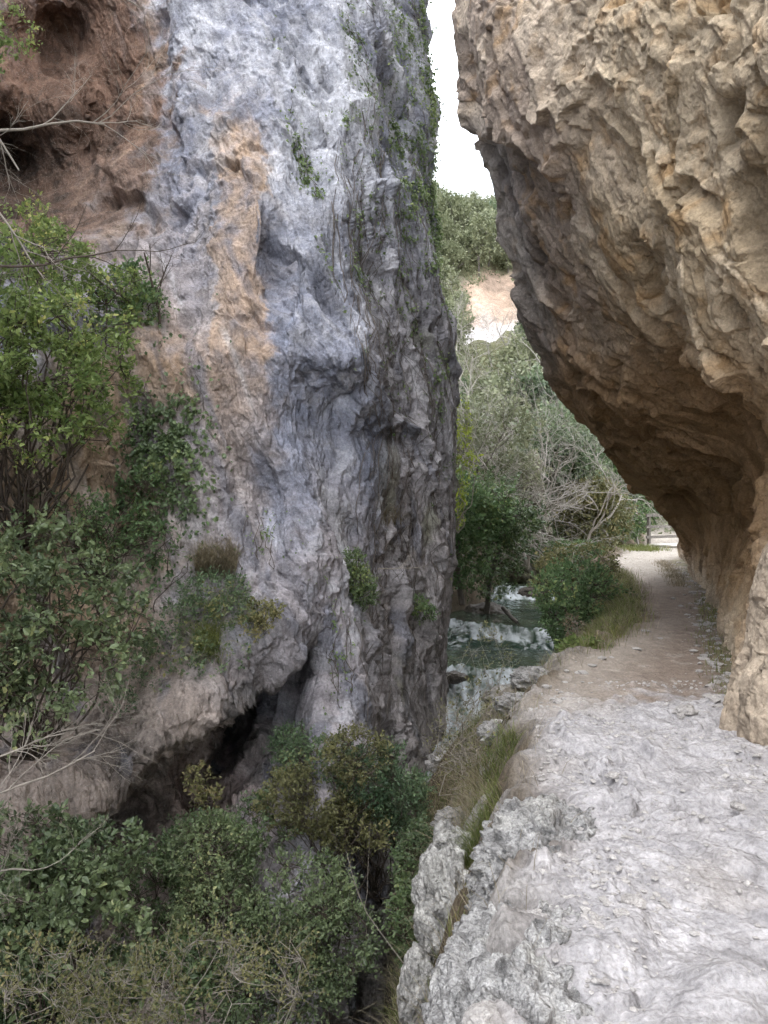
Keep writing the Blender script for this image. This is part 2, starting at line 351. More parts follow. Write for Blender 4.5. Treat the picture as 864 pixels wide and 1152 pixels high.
def build_ground():
    # spacing grows with distance
    ys = np.concatenate([np.linspace(-6, 1.6, 60), 1.6*np.exp(np.linspace(0, math.log(44/1.6), 900))[1:]])
    us = np.linspace(0, 1, 560)
    # per row x range: left out to -9, the path well sampled, right to under the cliff
    xl = -9+0*ys; xm = XR(ys)-.3; xq = XQ(ys)+1.6
    tw = np.array([0, .16, .93, 1.0]); X = np.zeros((len(ys), len(us)))
    for i in range(len(ys)):
        X[i] = np.interp(us, tw, [xl[i], xm[i], xq[i], xq[i]+14])
    Y = np.repeat(ys[:, None], len(us), 1)
    Z = ground_z(X, Y)
    p = np.stack([X, Y, 0*X], -1)
    onp = sst(-.15, .25, X-XP(Y)-(.26*noise3(np.stack([X*.9, Y*.9, 0*X], -1), 3)+.12*noise3(np.stack([X*3.1+9, Y*3.1, 0*X], -1), 13))*sst(1.5, 4, Y)*sst(40, 20, Y))            # 1 on the path
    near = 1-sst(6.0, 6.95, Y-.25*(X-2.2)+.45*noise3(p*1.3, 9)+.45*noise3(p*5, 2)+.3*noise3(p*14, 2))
    # bedrock slabs of the near path
    q = p*np.array([1.0, 1.35, 1]); q = q+.35*np.stack([noise3(p*1.5, 21), noise3(p*1.5, 22), 0*X], -1)
    f1, c1, i1 = facets(q*1.9+np.array([0, 0, .5]), 31, .8, .7)
    f2, c2, i2 = facets(q*5.2+np.array([0, 0, .5]), 32, .9, .7)
    f3, c3, i3 = facets((q+.04*np.stack([noise3(p*11, 41), noise3(p*11, 42), 0*X], -1))*15+np.array([0, 0, .5]), 33, .9, .8)
    rough = .075*f1+.048*f2*(.3+1.2*sst(-.3, .3, fbm(p*1.4, 3, 46)))+.018*f3*(.3+1.2*sst(-.3, .3, fbm(p*2.2, 3, 47)))+.03*fbm(p*3, 4, 44)+.009*fbm(p*22, 3, 45)
    dirt = .03*fbm(p*1.2, 3, 5)+.016*fbm(p*8, 4, 6)+.010*f2+.012*np.clip(f3, 0, 1)*sst(.1, .5, fbm(p*1.1, 3, 66))
    step = .035*near
    # ruts run diagonally over the brown earth
    Z = Z+onp*(near*rough*.9+(1-near)*dirt+step)
    Z = Z+.16*sst(3.5, 1.0, Y)*sst(.2, .9, X-XP(Y))*0
    rb = (1-onp)
    Z = Z+rb*(.16*f1*.8+.08*f2+.03*f3+.22*fbm(p*1.6, 4, 12))
    # colours
    cn = fbm(p*1.6, 4, 51)[..., None]; cn2 = fbm(p*6, 4, 52)[..., None]
    pale = np.array([.465, .45, .46])*(1+.16*cn+.14*cn2)
    pale = pale*(1-.30*sst(.13, .0, c2)[..., None]*.6)*(1-.18*sst(.15, 0, c3)[..., None])*(1+.28*(i3[..., None]-.5))
    tan = np.array([.46, .40, .33])
    wpatch = sst(.05, .45, fbm(p*.9, 3, 58))[..., None]*.45
    pale = pale*(1-wpatch)+tan*.9*wpatch; gr_ = (sst(.1, .4, fbm(p*2.3, 4, 59))*.35+sst(.25, .5, fbm(p*13, 3, 57))*.3)[..., None]; pale = pale*(1-gr_)+np.array([.30, .29, .285])*gr_
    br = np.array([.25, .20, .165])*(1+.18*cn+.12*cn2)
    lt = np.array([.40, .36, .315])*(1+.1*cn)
    lm = np.clip(sst(13, 18, Y)+.7*sst(.9, .1, (X-XP(Y))/np.maximum(.5, XQ(Y)-XP(Y))*1.3)*sst(12, 8, Y)+.5*blob(X, Y, 4.4, 10.2, .45, .5), 0, 1)[..., None]  # lit far stretch painted paler; left side and one patch paler too
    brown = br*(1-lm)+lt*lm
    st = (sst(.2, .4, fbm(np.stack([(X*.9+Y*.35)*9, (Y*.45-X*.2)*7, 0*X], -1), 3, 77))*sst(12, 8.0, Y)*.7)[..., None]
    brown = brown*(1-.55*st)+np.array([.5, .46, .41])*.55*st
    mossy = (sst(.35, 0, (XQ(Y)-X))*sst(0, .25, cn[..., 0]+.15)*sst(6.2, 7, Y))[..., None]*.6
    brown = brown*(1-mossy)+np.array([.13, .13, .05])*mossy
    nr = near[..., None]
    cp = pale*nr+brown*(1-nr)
    soil = np.array([.12, .095, .065])*(1+.5*cn+.3*cn2); rockc = np.array([.36, .345, .335])*(1+.3*cn2)
    rk = (.8*sst(.0, .35, fbm(p*1.3, 3, 61)+.1)*sst(8.5, 7, Y)+.6*blob(X, Y, 1.7, 8.4, .45, .6))[..., None].clip(0, 1)
    cb = soil*(1-rk)+rockc*rk
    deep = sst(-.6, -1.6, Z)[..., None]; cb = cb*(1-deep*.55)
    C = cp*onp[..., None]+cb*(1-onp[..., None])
    V = np.stack([X, Y, Z], -1).reshape(-1, 3); C = C.reshape(-1, 3)
    nv, nu = X.shape
    fm = (onp[:-1, :-1] > .5) & (X[:-1, :-1] < XQ(Y[:-1, :-1])+1.5)
    fa = grid_faces(nv, nu, fm)[:, ::-1]; fb = grid_faces(nv, nu, ~fm)[:, ::-1]
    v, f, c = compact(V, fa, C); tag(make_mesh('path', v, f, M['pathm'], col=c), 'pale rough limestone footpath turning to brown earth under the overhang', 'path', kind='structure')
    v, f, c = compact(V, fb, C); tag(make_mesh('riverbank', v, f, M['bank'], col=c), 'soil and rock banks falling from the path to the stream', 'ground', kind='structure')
build_ground()
me = tag(make_mesh('ground', np.array([(-900, -900, -9), (900, -900, -9), (900, 900, -9), (-900, 900, -9)], float), np.array([[0, 1, 2, 3]]), M['hill'], col=np.full((4, 3), .1)), 'dark valley floor beneath the gorge', 'ground', kind='structure')

# ------------------------------------------------------------------ splines through control rows
def cr(ctrl, n):
    """Catmull-Rom along axis 0; ctrl (k,...) -> (n,...)"""
    ctrl = np.asarray(ctrl, float); k = len(ctrl)
    t = np.asarray(n, float) if np.ndim(n) else np.linspace(0, k-1, n)
    i = np.clip(np.floor(t).astype(int), 0, k-2); f = (t-i).reshape((-1,)+(1,)*(ctrl.ndim-1))
    e = np.concatenate([2*ctrl[:1]-ctrl[1:2], ctrl, 2*ctrl[-1:]-ctrl[-2:-1]])
    a, b, c, d = e[i], e[i+1], e[i+2], e[i+3]
    return .5*((2*b)+(-a+c)*f+(2*a-5*b+4*c-d)*f**2+(-a+3*b-3*c+d)*f**3)

# ------------------------------------------------------------------ overhanging cliff on the right
def build_right():
    R = [  # each row: silhouette point, then towards the viewer
        [(500, -620, 10.5), (640, -700, 8.6), (800, -800, 7.4), (940, -900, 6.4), (1250, -1100, 4.9)],
        [(505, -260, 9.8), (640, -300, 7.8), (780, -350, 6.5), (905, -400, 5.4), (1170, -500, 4.1)],
        [(520, 0, 9.5), (640, -5, 7.3), (760, -10, 5.9), (885, -30, 4.9), (1120, -100, 3.7)],
        [(544, 150, 9.8), (650, 160, 7.7), (760, 170, 6.3), (878, 180, 5.25), (1100, 150, 3.8)],
        [(581, 330, 10.8), (668, 335, 8.6), (766, 345, 6.9), (878, 355, 5.6), (1100, 380, 3.9)],
        [(638, 448, 12), (708, 445, 9.9), (782, 450, 7.8), (872, 455, 6.0), (1080, 480, 3.9)],
        [(698, 533, 14), (748, 525, 11.3), (798, 530, 8.6), (870, 540, 6.2), (1080, 600, 3.7)],
        [(747, 566, 17), (775, 572, 13.2), (806, 590, 9.3), (860, 620, 6.25), (1060, 700, 3.5)],
        [(764, 598, 19), (794, 628, 13.3), (812, 655, 9.2), (852, 715, 6.15), (1050, 800, 3.4)],
        [(769, 622, 20.5), (802, 672, 12.9), (813, 722, 8.95), (838, 802, 6.0), (1020, 960, 3.6)],
    ]
    C = np.array([[P(*q) for q in r] for r in R])
    S = C[:, :1]
    bk = np.array([(0.5, 1.0, .0), (2.4, 2.6, .3), (8, 4, 1.0)])
    back = np.concatenate([S+b for b in bk[::-1]], 1)
    ends = C[:, -1:]
    near = np.concatenate([ends*np.array([0, 0, 1])+np.array([3.0, 1.0, 0]), ends*np.array([0, 0, 1])+np.array([3.6, -2.5, .0]), ends*np.array([0, 0, 1])+np.array([5.5, -5, 0])], 1)
    near[:, :, 0] -= np.array([.8, .5, .3, .0, 0, 0, 0, 0, 0, 0])[:, None]
    A = np.concatenate([back, C, near], 1)
    low = A[-1:].copy(); low[..., 2] -= 1.2; low[..., 0] += .1
    A = np.concatenate([A, low], 0)
    nr, nc = A.shape[:2]
    tc = np.concatenate([np.linspace(0, 2, 40)[:-1], np.linspace(2, 7.2, 900)[:-1], np.linspace(7.2, nc-1, 60)])
    tr = np.concatenate([np.linspace(0, 1.4, 90)[:-1], np.linspace(1.4, nr-1.6, 900)[:-1], np.linspace(nr-1.6, nr-1, 20)])
    G = cr(A, tr); G = np.swapaxes(cr(np.swapaxes(G, 0, 1), tc), 0, 1)
    Nn = -grid_normals(G)
    # make sure normals look to the gorge (towards -x / camera)
    if (Nn[len(Nn)//2, len(tc)//2]*np.array([-1, -.5, 0])).sum() < 0: Nn = -Nn
    v = (tr[:, None]+0*tc[None]); u = 0*tr[:, None]+tc[None]
    base_fade = sst(8.7, 6.3, v)*(1-.6*sst(5.4, 6.2, u)*sst(4.6, 5.6, v))                   # smoother wall near the foot
    ax = nrmz(np.array([.35, -.25, -.9])); st = G-ax*((G@ax)[..., None])*.42
    st = st+.30*np.stack([fbm(G*.9, 3, s) for s in (1, 2, 3)], -1)+.07*np.stack([noise3(G*4, s) for s in (4, 5, 6)], -1)
    f0, c0, i0 = facets(st*.7, 11, 1.0, .7, .07)
    f1, c1, i1 = facets(st*1.7, 12, 1.0, .6, .06)
    f2, c2, i2 = facets(st*4.6+.1*fbm(G*9, 2, 9)[..., None], 13, 1.1, .7, .07)
    mo = sst(-.35, .35, fbm(G*1.3+4, 3, 95)); mo2 = sst(-.35, .35, fbm(G*1.1+14, 3, 96))
    f3, c3, i3 = facets(st*11+.2*fbm(G*16, 2, 19)[..., None], 14, 1.1, .7, .1)
    big = fbm(G*.45, 3, 71); gro = ridged(st*np.array([.9, .9, .55]), 3, 97)
    amp = .16+.84*base_fade
    # vertical flutes on the pillar near the foot
    fl = ridged(G*np.array([2.2, 2.2, .35]), 3, 81)
    D = .28*big+amp*(.23*f0+.12*f1*(.4+1.1*mo)-.16*sst(.72, .95, gro))+(.25+.75*amp)*(.055*f2*(.25+1.3*mo2)+.022*f3*(.4+.9*mo))+.025*fbm(G*5, 4, 90)+.007*fbm(G*26, 3, 91)+(1-base_fade)*.20*(fl-.6)
    D -= .03*sst(.05, 0, c1)*amp*mo2+.012*sst(.05, 0, c2)*mo
    # arched hollow over the path and the pillar beside it
    D = D-.75*np.exp(-((u-4.9)/.75)**2-((v-6.2)/1.5)**2)*sst(3.2, 4.2, u)+.16*np.exp(-((u-6.25)/.4)**2)*sst(5.5, 7, v)
    # hold the far silhouette near its drawn line
    edge = np.exp(-((u-3)/.35)**2); D = D*(1-.6*edge)-.13*edge*sst(6.5, 4.5, v)
    fr = 1-sst(nr-1.9, nr-1.2, v)*.7; D = D*fr
    V = G+Nn*D[..., None]
    # colours (stains follow the rock; underside shade is painted in)
    cn = fbm(G*.8, 4, 101)[..., None]; cn2 = fbm(G*3.5, 4, 102)[..., None]; s3 = fbm(G*np.array([1.5, 1.5, .5]), 3, 103)[..., None]
    tan = np.array([.44, .345, .23]); grey = np.array([.40, .325, .275]); org = np.array([.42, .25, .105]); pale = np.array([.57, .49, .38]); brn = np.array([.215, .14, .08])
    gu = sst(4.6, 3.4, u+.7*cn[..., 0])[..., None]
    c = tan*(1-gu*.8)+grey*gu*.8
    ow = sst(.08, .45, cn2+.25*cn+.05)*.6; c = c*(1-ow)+org*ow
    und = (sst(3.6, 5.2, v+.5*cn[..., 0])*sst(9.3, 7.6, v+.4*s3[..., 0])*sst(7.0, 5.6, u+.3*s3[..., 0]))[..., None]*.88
    c = c*(1-und)+(brn*.6+org*.4)*und  # brown underside, darkened further so its shade sits in the colour
    pl = (sst(5.6, 6.3, u+.25*s3[..., 0])*sst(5.3, 6.2, v)+sst(8.2, 9.2, v)*.7).clip(0, 1)[..., None]*.8
    c = c*(1-pl)+np.array([.50, .42, .335])*pl
    bd = (sst(.35, .6, i1)*.35)[..., None]; c = c*(1-bd)+pale*bd*(1-und)+c*bd*und
    gl = (sst(3.5, 3.1, u)*sst(2.7, 3.2, v)*sst(5, 4.4, v))[..., None]*.5; c = c*(1-gl)+np.array([.27, .27, .28])*gl
    c = c*(1+.30*(i1-.5)[..., None])*(1+.22*(i2-.5)[..., None])*(1+.12*(i3-.5)[..., None])*(1-.35*sst(.72, .95, gro)[..., None])
    c = c*(1+.18*s3)
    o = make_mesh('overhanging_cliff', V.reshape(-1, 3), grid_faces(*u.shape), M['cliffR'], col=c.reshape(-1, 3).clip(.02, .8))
    return tag(o, 'tan and orange fractured limestone cliff leaning over the footpath', 'cliff', kind='structure')
build_right()

# ------------------------------------------------------------------ tall cliff on the left
SIL = np.array([(-700, 470), (-250, 462), (0, 473), (60, 481), (100, 488), (140, 487), (190, 480), (280, 488), (350, 500), (420, 509), (500, 510), (600, 505),
                (700, 500), (800, 492), (850, 482), (900, 468), (940, 458), (1050, 455), (1152, 442), (1400, 430)], float)
SD = np.array([(-700, 17), (-250, 14), (0, 12.5), (300, 11.6), (600, 11.4), (760, 11.2), (820, 10.4), (900, 8.8), (1000, 8.1), (1150, 7.6), (1400, 7.3)], float)
def left_depth(px, py):
    """distance of the smooth rock face for a given bearing; right of the rim it falls away"""
    sx = np.interp(py, SIL[:, 0], SIL[:, 1]); sd = np.interp(py, SD[:, 0], SD[:, 1])
    rel = (px-sx)
    # face distance as function of bearing
    f = np.interp(rel, [-1100, -700, -500, -380, -280, -180, -95, -70, -45, 0], [3.4, 5.2, 6.6, 7.2, 7.5, 7.9, 8.6, 9.2, 10.1, 11.2])
    f = f+(sd-11.2)*np.interp(rel, [-300, 0], [.35, 1])
    lean = np.interp(py, [-700, -250, 0, 200, 400, 700, 1000, 1400], [10, 6., 3.3, 1.7, .6, 0, -.1, -.1]); f = f+lean*np.interp(rel, [-1100, -300, 0], [.5, 1, .2])
    # cave in the upper left
    f = f+1.7*np.clip(blob(px, py, 40, 130, 135, 170, .1)*1.4, 0, 1)+1.9*blob(px, py, 5, 185, 70, 50, .3)+.8*blob(px, py, 60, 60, 30, 60, .5)+.5*blob(px, py, 110, 150, 22, 60, .3)
    f = f-.35*blob(px, py, 270, 230, 45, 150)+.3*blob(px, py, 200, 300, 28, 160)
    f = f-.3*blob(px, py, 200, 400, 60, 40)+.5*blob(px, py, 130, 560, 60, 150)
    f = f-.3*blob(px, py, 400, 400, 40, 40)-.25*blob(px, py, 340, 330, 30, 120, .3)
    f = f-.35*blob(px, py, 385, 395, 55, 70, -.4)+.45*blob(px, py, 430, 490, 34, 22, .2)-.35*blob(px, py, 292, 235, 16, 45, -.2)+.3*blob(px, py, 312, 300, 12, 50)
    f = f-.3*blob(px, py, 330, 150, 40, 120, -.35)+.3*blob(px, py, 300, 560, 30, 50, -.5)-.3*blob(px, py, 345, 620, 30, 90, -.3)+.25*blob(px, py, 395, 600, 10, 25, -.5)
    # lip sweeping from the middle down to the left with a recess under it
    yl = np.interp(px, [-300, 0, 90, 180, 250, 300, 345, 365], [1010, 960, 930, 850, 800, 760, 715, 690])
    below = sst(-6, 22, py-yl)*(1-sst(330, 365, px))*(1-sst(120, 260, py-yl))*sst(-150, 60, px)
    f = f+1.15*below+1.9*blob(px, py, 262, 830, 17, 60, .45)*below*1.2+1.2*blob(px, py, 110, 935, 40, 20, -.5)*below
    f = f-.55*np.exp(-((py-yl+35)/60)**2)*(1-sst(300, 370, px))*sst(-100, 100, px)
    f = f-.35*blob(px, py, 410, 760, 50, 80)-.5*blob(px, py, 190, 960, 60, 60)*below
    return f
def build_left():
    py = np.concatenate([np.linspace(-700, -40, 60)[:-1], np.linspace(-40, 1180, 1150)[:-1], np.linspace(1180, 1400, 24)])
    a = np.concatenate([np.linspace(-1100, -560, 40)[:-1], np.linspace(-560, 0, 640)])
    PY = py[:, None]+0*a[None]; sx = np.interp(py, SIL[:, 0], SIL[:, 1])[:, None]
    PX = sx+a[None]+0*PY
    D = left_depth(PX, PY)
    G = P(PX, PY, D)
    # round the rim and carry on up the gorge behind it
    S = G[:, -1]; ext = []
    for b in [(.06, .25, 0), (.05, .6, 0), (-.1, 1.1, 0), (-.6, 2.0, 0), (-2.5, 3.4, 0), (-8, 5, 0)]: ext.append(S+np.array(b))
    ext = np.stack([S]+ext, 1); ext = np.swapaxes(cr(np.swapaxes(ext, 0, 1), 120), 0, 1)[:, 1:]
    G = np.concatenate([G, ext], 1)
    # the wall runs on past the viewer
    S0 = G[:, 0]; e0 = np.stack([S0, S0*np.array([0, 0, 1])+np.array([-4.6, .5, 0]), S0*np.array([0, 0, 1])+np.array([-5.5, -2.5, 0]), S0*np.array([0, 0, 1])+np.array([-7, -5, 0])], 0)
    pre = np.swapaxes(cr(e0, 60), 0, 1)[:, 1:][:, ::-1]; npre = pre.shape[1]; G = np.concatenate([pre, G], 1)
    # soften everything a little
    for _ in range(6):
        G[1:-1] = (G[:-2]+2*G[1:-1]+G[2:])/4; G[:, 1:-1] = (G[:, :-2]+2*G[:, 1:-1]+G[:, 2:])/4
    PXe = np.concatenate([np.repeat(PX[:, :1], npre, 1)-np.arange(npre, 0, -1)*2, PX, np.repeat(PX[:, -1:], ext.shape[1], 1)+np.arange(1, ext.shape[1]+1)*.4], 1); PYe = np.concatenate([np.repeat(PY[:, :1], npre, 1), PY, np.repeat(PY[:, -1:], ext.shape[1], 1)], 1)
    Nn = grid_normals(G)
    if (Nn[600, 400]@np.array([0, -1, 0])) < 0: Nn = -Nn
    px, py2 = PXe, PYe
    rel = px-np.interp(py2, SIL[:, 0], SIL[:, 1])
    edge_n = fbm(G*2.2, 5, 263, .62)
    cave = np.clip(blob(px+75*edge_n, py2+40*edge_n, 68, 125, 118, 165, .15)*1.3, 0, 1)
    strip = sst(-100, -60, rel)*sst(150, 420, py2)                         # dark striated side
    smooth_ = np.clip(.45*cave+.8*blob(px, py2, 215, 300, 40, 180)+.6*blob(px, py2, 250, 560, 90, 90)+.5*blob(px, py2, 300, 850, 150, 110), 0, 1)
    ax = nrmz(np.array([.36, -.1, -.92])); st = G-ax*((G@ax)[..., None])*.76
    st = st+.28*np.stack([fbm(G*.8, 3, s) for s in (201, 202, 203)], -1)
    st2 = st-.16*np.stack([fbm(G*.8, 3, s) for s in (201, 202, 203)], -1)+.03*np.stack([noise3(G*6, s) for s in (204, 205, 206)], -1)
    f0, c0, i0 = facets(st*.95, 211, 1, .5, .06); f1, c1, i1 = facets(st2*2.6, 212, 1, .6, .06); f2, c2, i2 = facets(st2*7.5, 213, 1.1, .7, .08); f3, c3, i3 = facets(st2*17, 214, 1.1, .7, .1)
    f4, c4, i4 = facets(st2*34, 215, 1.1, .8, .2); f5, c5, i5 = facets(G*7+.3*fbm(G*5, 3, 216)[..., None], 217, 1.1, .8, .09); mm = sst(-.3, .3, fbm(G*1.1+3, 3, 218)); hi = sst(640, 380, py2)
    rdg = ridged(st2*np.array([2.4, 2.4, 1.6])+.35*fbm(G*3, 3, 7)[..., None], 4, 221)
    pit = ridged(st2*4.2, 4, 222)
    k = (1-.6*smooth_)*(.45+1.1*sst(-.35, .35, fbm(G*.9+7, 3, 260)))
    flute = ridged((G-ax*((G@ax)[..., None])*.9)*np.array([4.5, 2.8, 4.5])+.15*fbm(G*2, 3, 8)[..., None], 4, 231)
    Dp = .14*fbm(G*.5, 3, 240)+(.4+.6*k)*.26*f0+k*(.085*f1*(.4+mm)+.036*f2*(.3+1.2*mm))+(.35+.65*k)*(.020*f3*(.4+mm)+.034*f5*(1-hi)*(.2+1.2*mm)+.008*f4*(1.2-mm))+.018*fbm(st2*7, 4, 241)*(1-.3*smooth_)+.010*fbm(G*24, 3, 242)
    Dp = Dp+strip*.15*(flute-.6)
    Dp -= k*(.010*sst(.05, 0, c1)*sst(0, .3, fbm(G*1.5, 2, 261))+.008*sst(.05, 0, c2))
    Dp *= (1-.5*np.exp(-((rel+0)/12.)**2))
    V = G+Nn*Dp[..., None]
    # ---- colours
    cn = fbm(G*.9, 4, 251)[..., None]; cn2 = fbm(G*4, 4, 252)[..., None]; vs = fbm(G*np.array([2.6, 2.6, .28]), 4, 253)[..., None]
    blue = np.array([.225, .238, .29]); pale = np.array([.385, .39, .42]); mauve = np.array([.285, .262, .27]); org = np.array([.43, .30, .20]); brn = np.array([.155, .088, .055]); dark = np.array([.17, .15, .14]); pk = np.array([.37, .31, .275])
    wx = px+30*cn[..., 0]+10*cn2[..., 0]+55*edge_n; wy = py2+30*cn[..., 0]+50*edge_n
    def mixc(c, d, w): w = np.clip(w, 0, 1)[..., None]; return c*(1-w)+d*w
    c = blue*(1+0*cn)
    c = mixc(c, mauve, sst(480, 640, wy)*.9)
    c = mixc(c, pale, sst(-.1, .35, cn2[..., 0]+.3*vs[..., 0])*.55)
    c = mixc(c, np.array([.52, .53, .57]), sst(420, 60, wy+.3*np.abs(360-px))*sst(-.35, .3, cn[..., 0]+.4*vs[..., 0])*.85*(1-cave))  # top painted paler to stand in for skylight falling on it
    c = mixc(c, pk, blob(wx, wy, 235, 500, 80, 110)*.8)
    c = mixc(c, np.array([.20, .225, .30]), (blob(wx, py2, 205, 270, 24, 170)+.8*blob(wx, py2, 330, 460, 22, 200)+.6*blob(wx, py2, 425, 560, 12, 120))*.85)
    c = mixc(c, org, sst(234, 243, px+34*edge_n+8*vs[..., 0])*sst(302, 290, px-.06*(py2-200)+40*edge_n)*sst(110, 160, wy)*sst(520, 360, wy)*np.clip(.8+1.1*cn2[..., 0]+.5*vs[..., 0], .3, 1))
    c = mixc(c, pk, blob(wx, py2, 258, 290, 62, 190)*.55*sst(-.3, .2, cn2[..., 0]))
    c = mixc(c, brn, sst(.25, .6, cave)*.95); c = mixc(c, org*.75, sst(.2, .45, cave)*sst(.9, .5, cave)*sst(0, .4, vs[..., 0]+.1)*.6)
    c = mixc(c, pk*.8, blob(wx, py2, 160, 330, 70, 110)*.85)
    c = mixc(c, org, blob(wx, wy, 195, 410, 42, 38)*.9)
    c = mixc(c, np.array([.44, .32, .21]), (sst(230, 120, wx)*sst(380, 450, wy)*sst(830, 720, wy))*.8)
    c = mixc(c, np.array([.38, .315, .27]), sst(330, 200, wx)*sst(700, 800, wy)*.85)
    c = mixc(c, np.array([.40, .30, .27]), blob(wx, wy, 240, 900, 70, 40)*.6)
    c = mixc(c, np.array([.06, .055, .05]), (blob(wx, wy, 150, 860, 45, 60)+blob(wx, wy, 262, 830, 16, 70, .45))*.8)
    c = mixc(c, np.array([.31, .285, .275]), strip*.6)
    c = mixc(c, np.array([.14, .15, .06]), strip*sst(.15, .4, cn[..., 0])*.5)
    c = mixc(c, np.array([.13, .115, .10]), sst(-60, -10, rel)*sst(700, 860, py2)*.7)
    c = mixc(c, dark, sst(.2, .55, -vs[..., 0])*.4)
    fs = fbm((G-ax*((G@ax)[..., None])*.93)*np.array([9, 6, 9]), 3, 262); fs2 = fbm((G-ax*((G@ax)[..., None])*.96)*np.array([3.2, 2, 3.2]), 3, 264)
    c = mixc(c, np.array([.15, .16, .20]), sst(.12, .38, fs2)*.6*(1-cave)); c = mixc(c, np.array([.56, .56, .58]), sst(.12, .4, -fs2)*.4*(1-cave)*sst(800, 500, py2)); c = c*(1+.45*fs[..., None]*(1-.4*smooth_[..., None]))
    c = mixc(c, np.array([.06, .043, .034]), 1.15*cave*sst(-.05, .35, -cn2[..., 0]-.5*cn[..., 0])*.55+.8*blob(wx, wy, 35, 185, 80, 55))  # dark blotches, plus the hollow's deep shade painted near black
    c = c*(1+.22*(i2-.5)[..., None])*(1+.14*(i3-.5)[..., None])*(1+.22*(i5-.5)[..., None])*(1+.25*vs)
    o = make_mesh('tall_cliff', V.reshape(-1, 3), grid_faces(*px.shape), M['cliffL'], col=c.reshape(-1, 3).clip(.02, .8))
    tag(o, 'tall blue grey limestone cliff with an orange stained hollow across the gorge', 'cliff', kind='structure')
    return V, Nn, px, py2, rel
LV, LN, LPX, LPY, LREL = build_left()

# ------------------------------------------------------------------ stream
def build_water():
    ys = 6*np.exp(np.linspace(0, math.log(28/6), 640)); us = np.linspace(0, 1, 160)
    x0 = XL(ys)-.9; x1 = XR(ys)+.7*sst(27, 22, ys); X = x0[:, None]+(x1-x0)[:, None]*us[None]; Y = ys[:, None]+0*us[None]
    w = WZ(Y+(.6*noise3(np.stack([X*1.6, Y*.5, 0*X], -1), 5)+.35*(X-2.4))*sst(11, 14, Y)*sst(24, 20, Y)); p = np.stack([X, Y, 0*X], -1)
    slope = np.gradient(w, axis=0)/np.gradient(Y, axis=0)
    fo = sst(.08, .28, slope)
    # foam runs on downstream of each fall
    fr = np.zeros_like(fo); acc = np.zeros(len(us))
    for i in range(len(ys)-1, -1, -1):
        dy = ys[min(i+1, len(ys)-1)]-ys[i]; acc = np.maximum(fo[i], acc*math.exp(-dy*2.0)); fr[i] = acc
    fr = fr*sst(25, 23.4, Y)
    fm = np.clip(fr*.74+1.35*fbm(p*np.array([4.5, 1.3, 1]), 4, 8)-.42*(1-fo)-.12, 0, 1)*sst(.2, .5, fr)
    z = w+.02*fbm(p*2.5, 3, 4)+.055*fm*np.abs(fbm(p*7, 3, 6))*2+fo*.08*fbm(p*5, 3, 15)
    m, nt, N, L = mat('stream water')
    out = N.new('ShaderNodeOutputMaterial'); b = N.new('ShaderNodeBsdfPrincipled'); L.new(b.outputs[0], out.inputs[0])
    at = N.new('ShaderNodeAttribute'); at.attribute_name = 'foam'
    tc = N.new('ShaderNodeTexCoord'); n = N.new('ShaderNodeTexNoise'); n.inputs['Scale'].default_value = 9; n.inputs['Detail'].default_value = 7; L.new(tc.outputs['Object'], n.inputs['Vector'])
    ad = N.new('ShaderNodeMath'); ad.operation = 'MULTIPLY_ADD'; ad.inputs[1].default_value = 1.35; L.new(at.outputs['Fac'], ad.inputs[0])
    s2 = N.new('ShaderNodeMath'); s2.operation = 'SUBTRACT'; s2.inputs[1].default_value = .86; L.new(n.outputs[0], s2.inputs[0]); L.new(s2.outputs[0], ad.inputs[2])
    ad.use_clamp = True
    mx = N.new('ShaderNodeMix'); mx.data_type = 'RGBA'; L.new(ad.outputs[0], mx.inputs[0])
    n3 = N.new('ShaderNodeTexNoise'); n3.inputs['Scale'].default_value = .9; n3.inputs['Detail'].default_value = 3; L.new(tc.outputs['Object'], n3.inputs['Vector'])
    cr_ = N.new('ShaderNodeValToRGB'); e = cr_.color_ramp.elements; e[0].color = (.028, .052, .038, 1); e[1].color = (.075, .10, .062, 1); e[0].position = .4; e[1].position = .62; L.new(n3.outputs[0], cr_.inputs[0]); L.new(cr_.outputs[0], mx.inputs[6])
    mx.inputs[7].default_value = (.66, .70, .73, 1); L.new(mx.outputs[2], b.inputs['Base Color'])
    mr = N.new('ShaderNodeMapRange'); mr.inputs[3].default_value = .06; mr.inputs[4].default_value = .6; L.new(ad.outputs[0], mr.inputs[0]); L.new(mr.outputs[0], b.inputs['Roughness'])
    b.inputs['IOR'].default_value = 1.33
    n2 = N.new('ShaderNodeTexNoise'); n2.inputs['Scale'].default_value = 6; n2.inputs['Detail'].default_value = 4; mp = N.new('ShaderNodeMapping'); mp.inputs['Scale'].default_value = (1, .6, 1); L.new(tc.outputs['Object'], mp.inputs[0]); L.new(mp.outputs[0], n2.inputs['Vector'])
    bp = N.new('ShaderNodeBump'); bp.inputs['Strength'].default_value = .5; bp.inputs['Distance'].default_value = .06; L.new(n2.outputs[0], bp.inputs['Height']); L.new(bp.outputs[0], b.inputs['Normal'])
    o = make_mesh('stream', np.stack([X, Y, z], -1).reshape(-1, 3), grid_faces(*X.shape)[:, ::-1], m, extra={'foam': fm})
    tag(o, 'green stream dropping in white rapids between the cliffs', 'stream', kind='structure')
build_water()

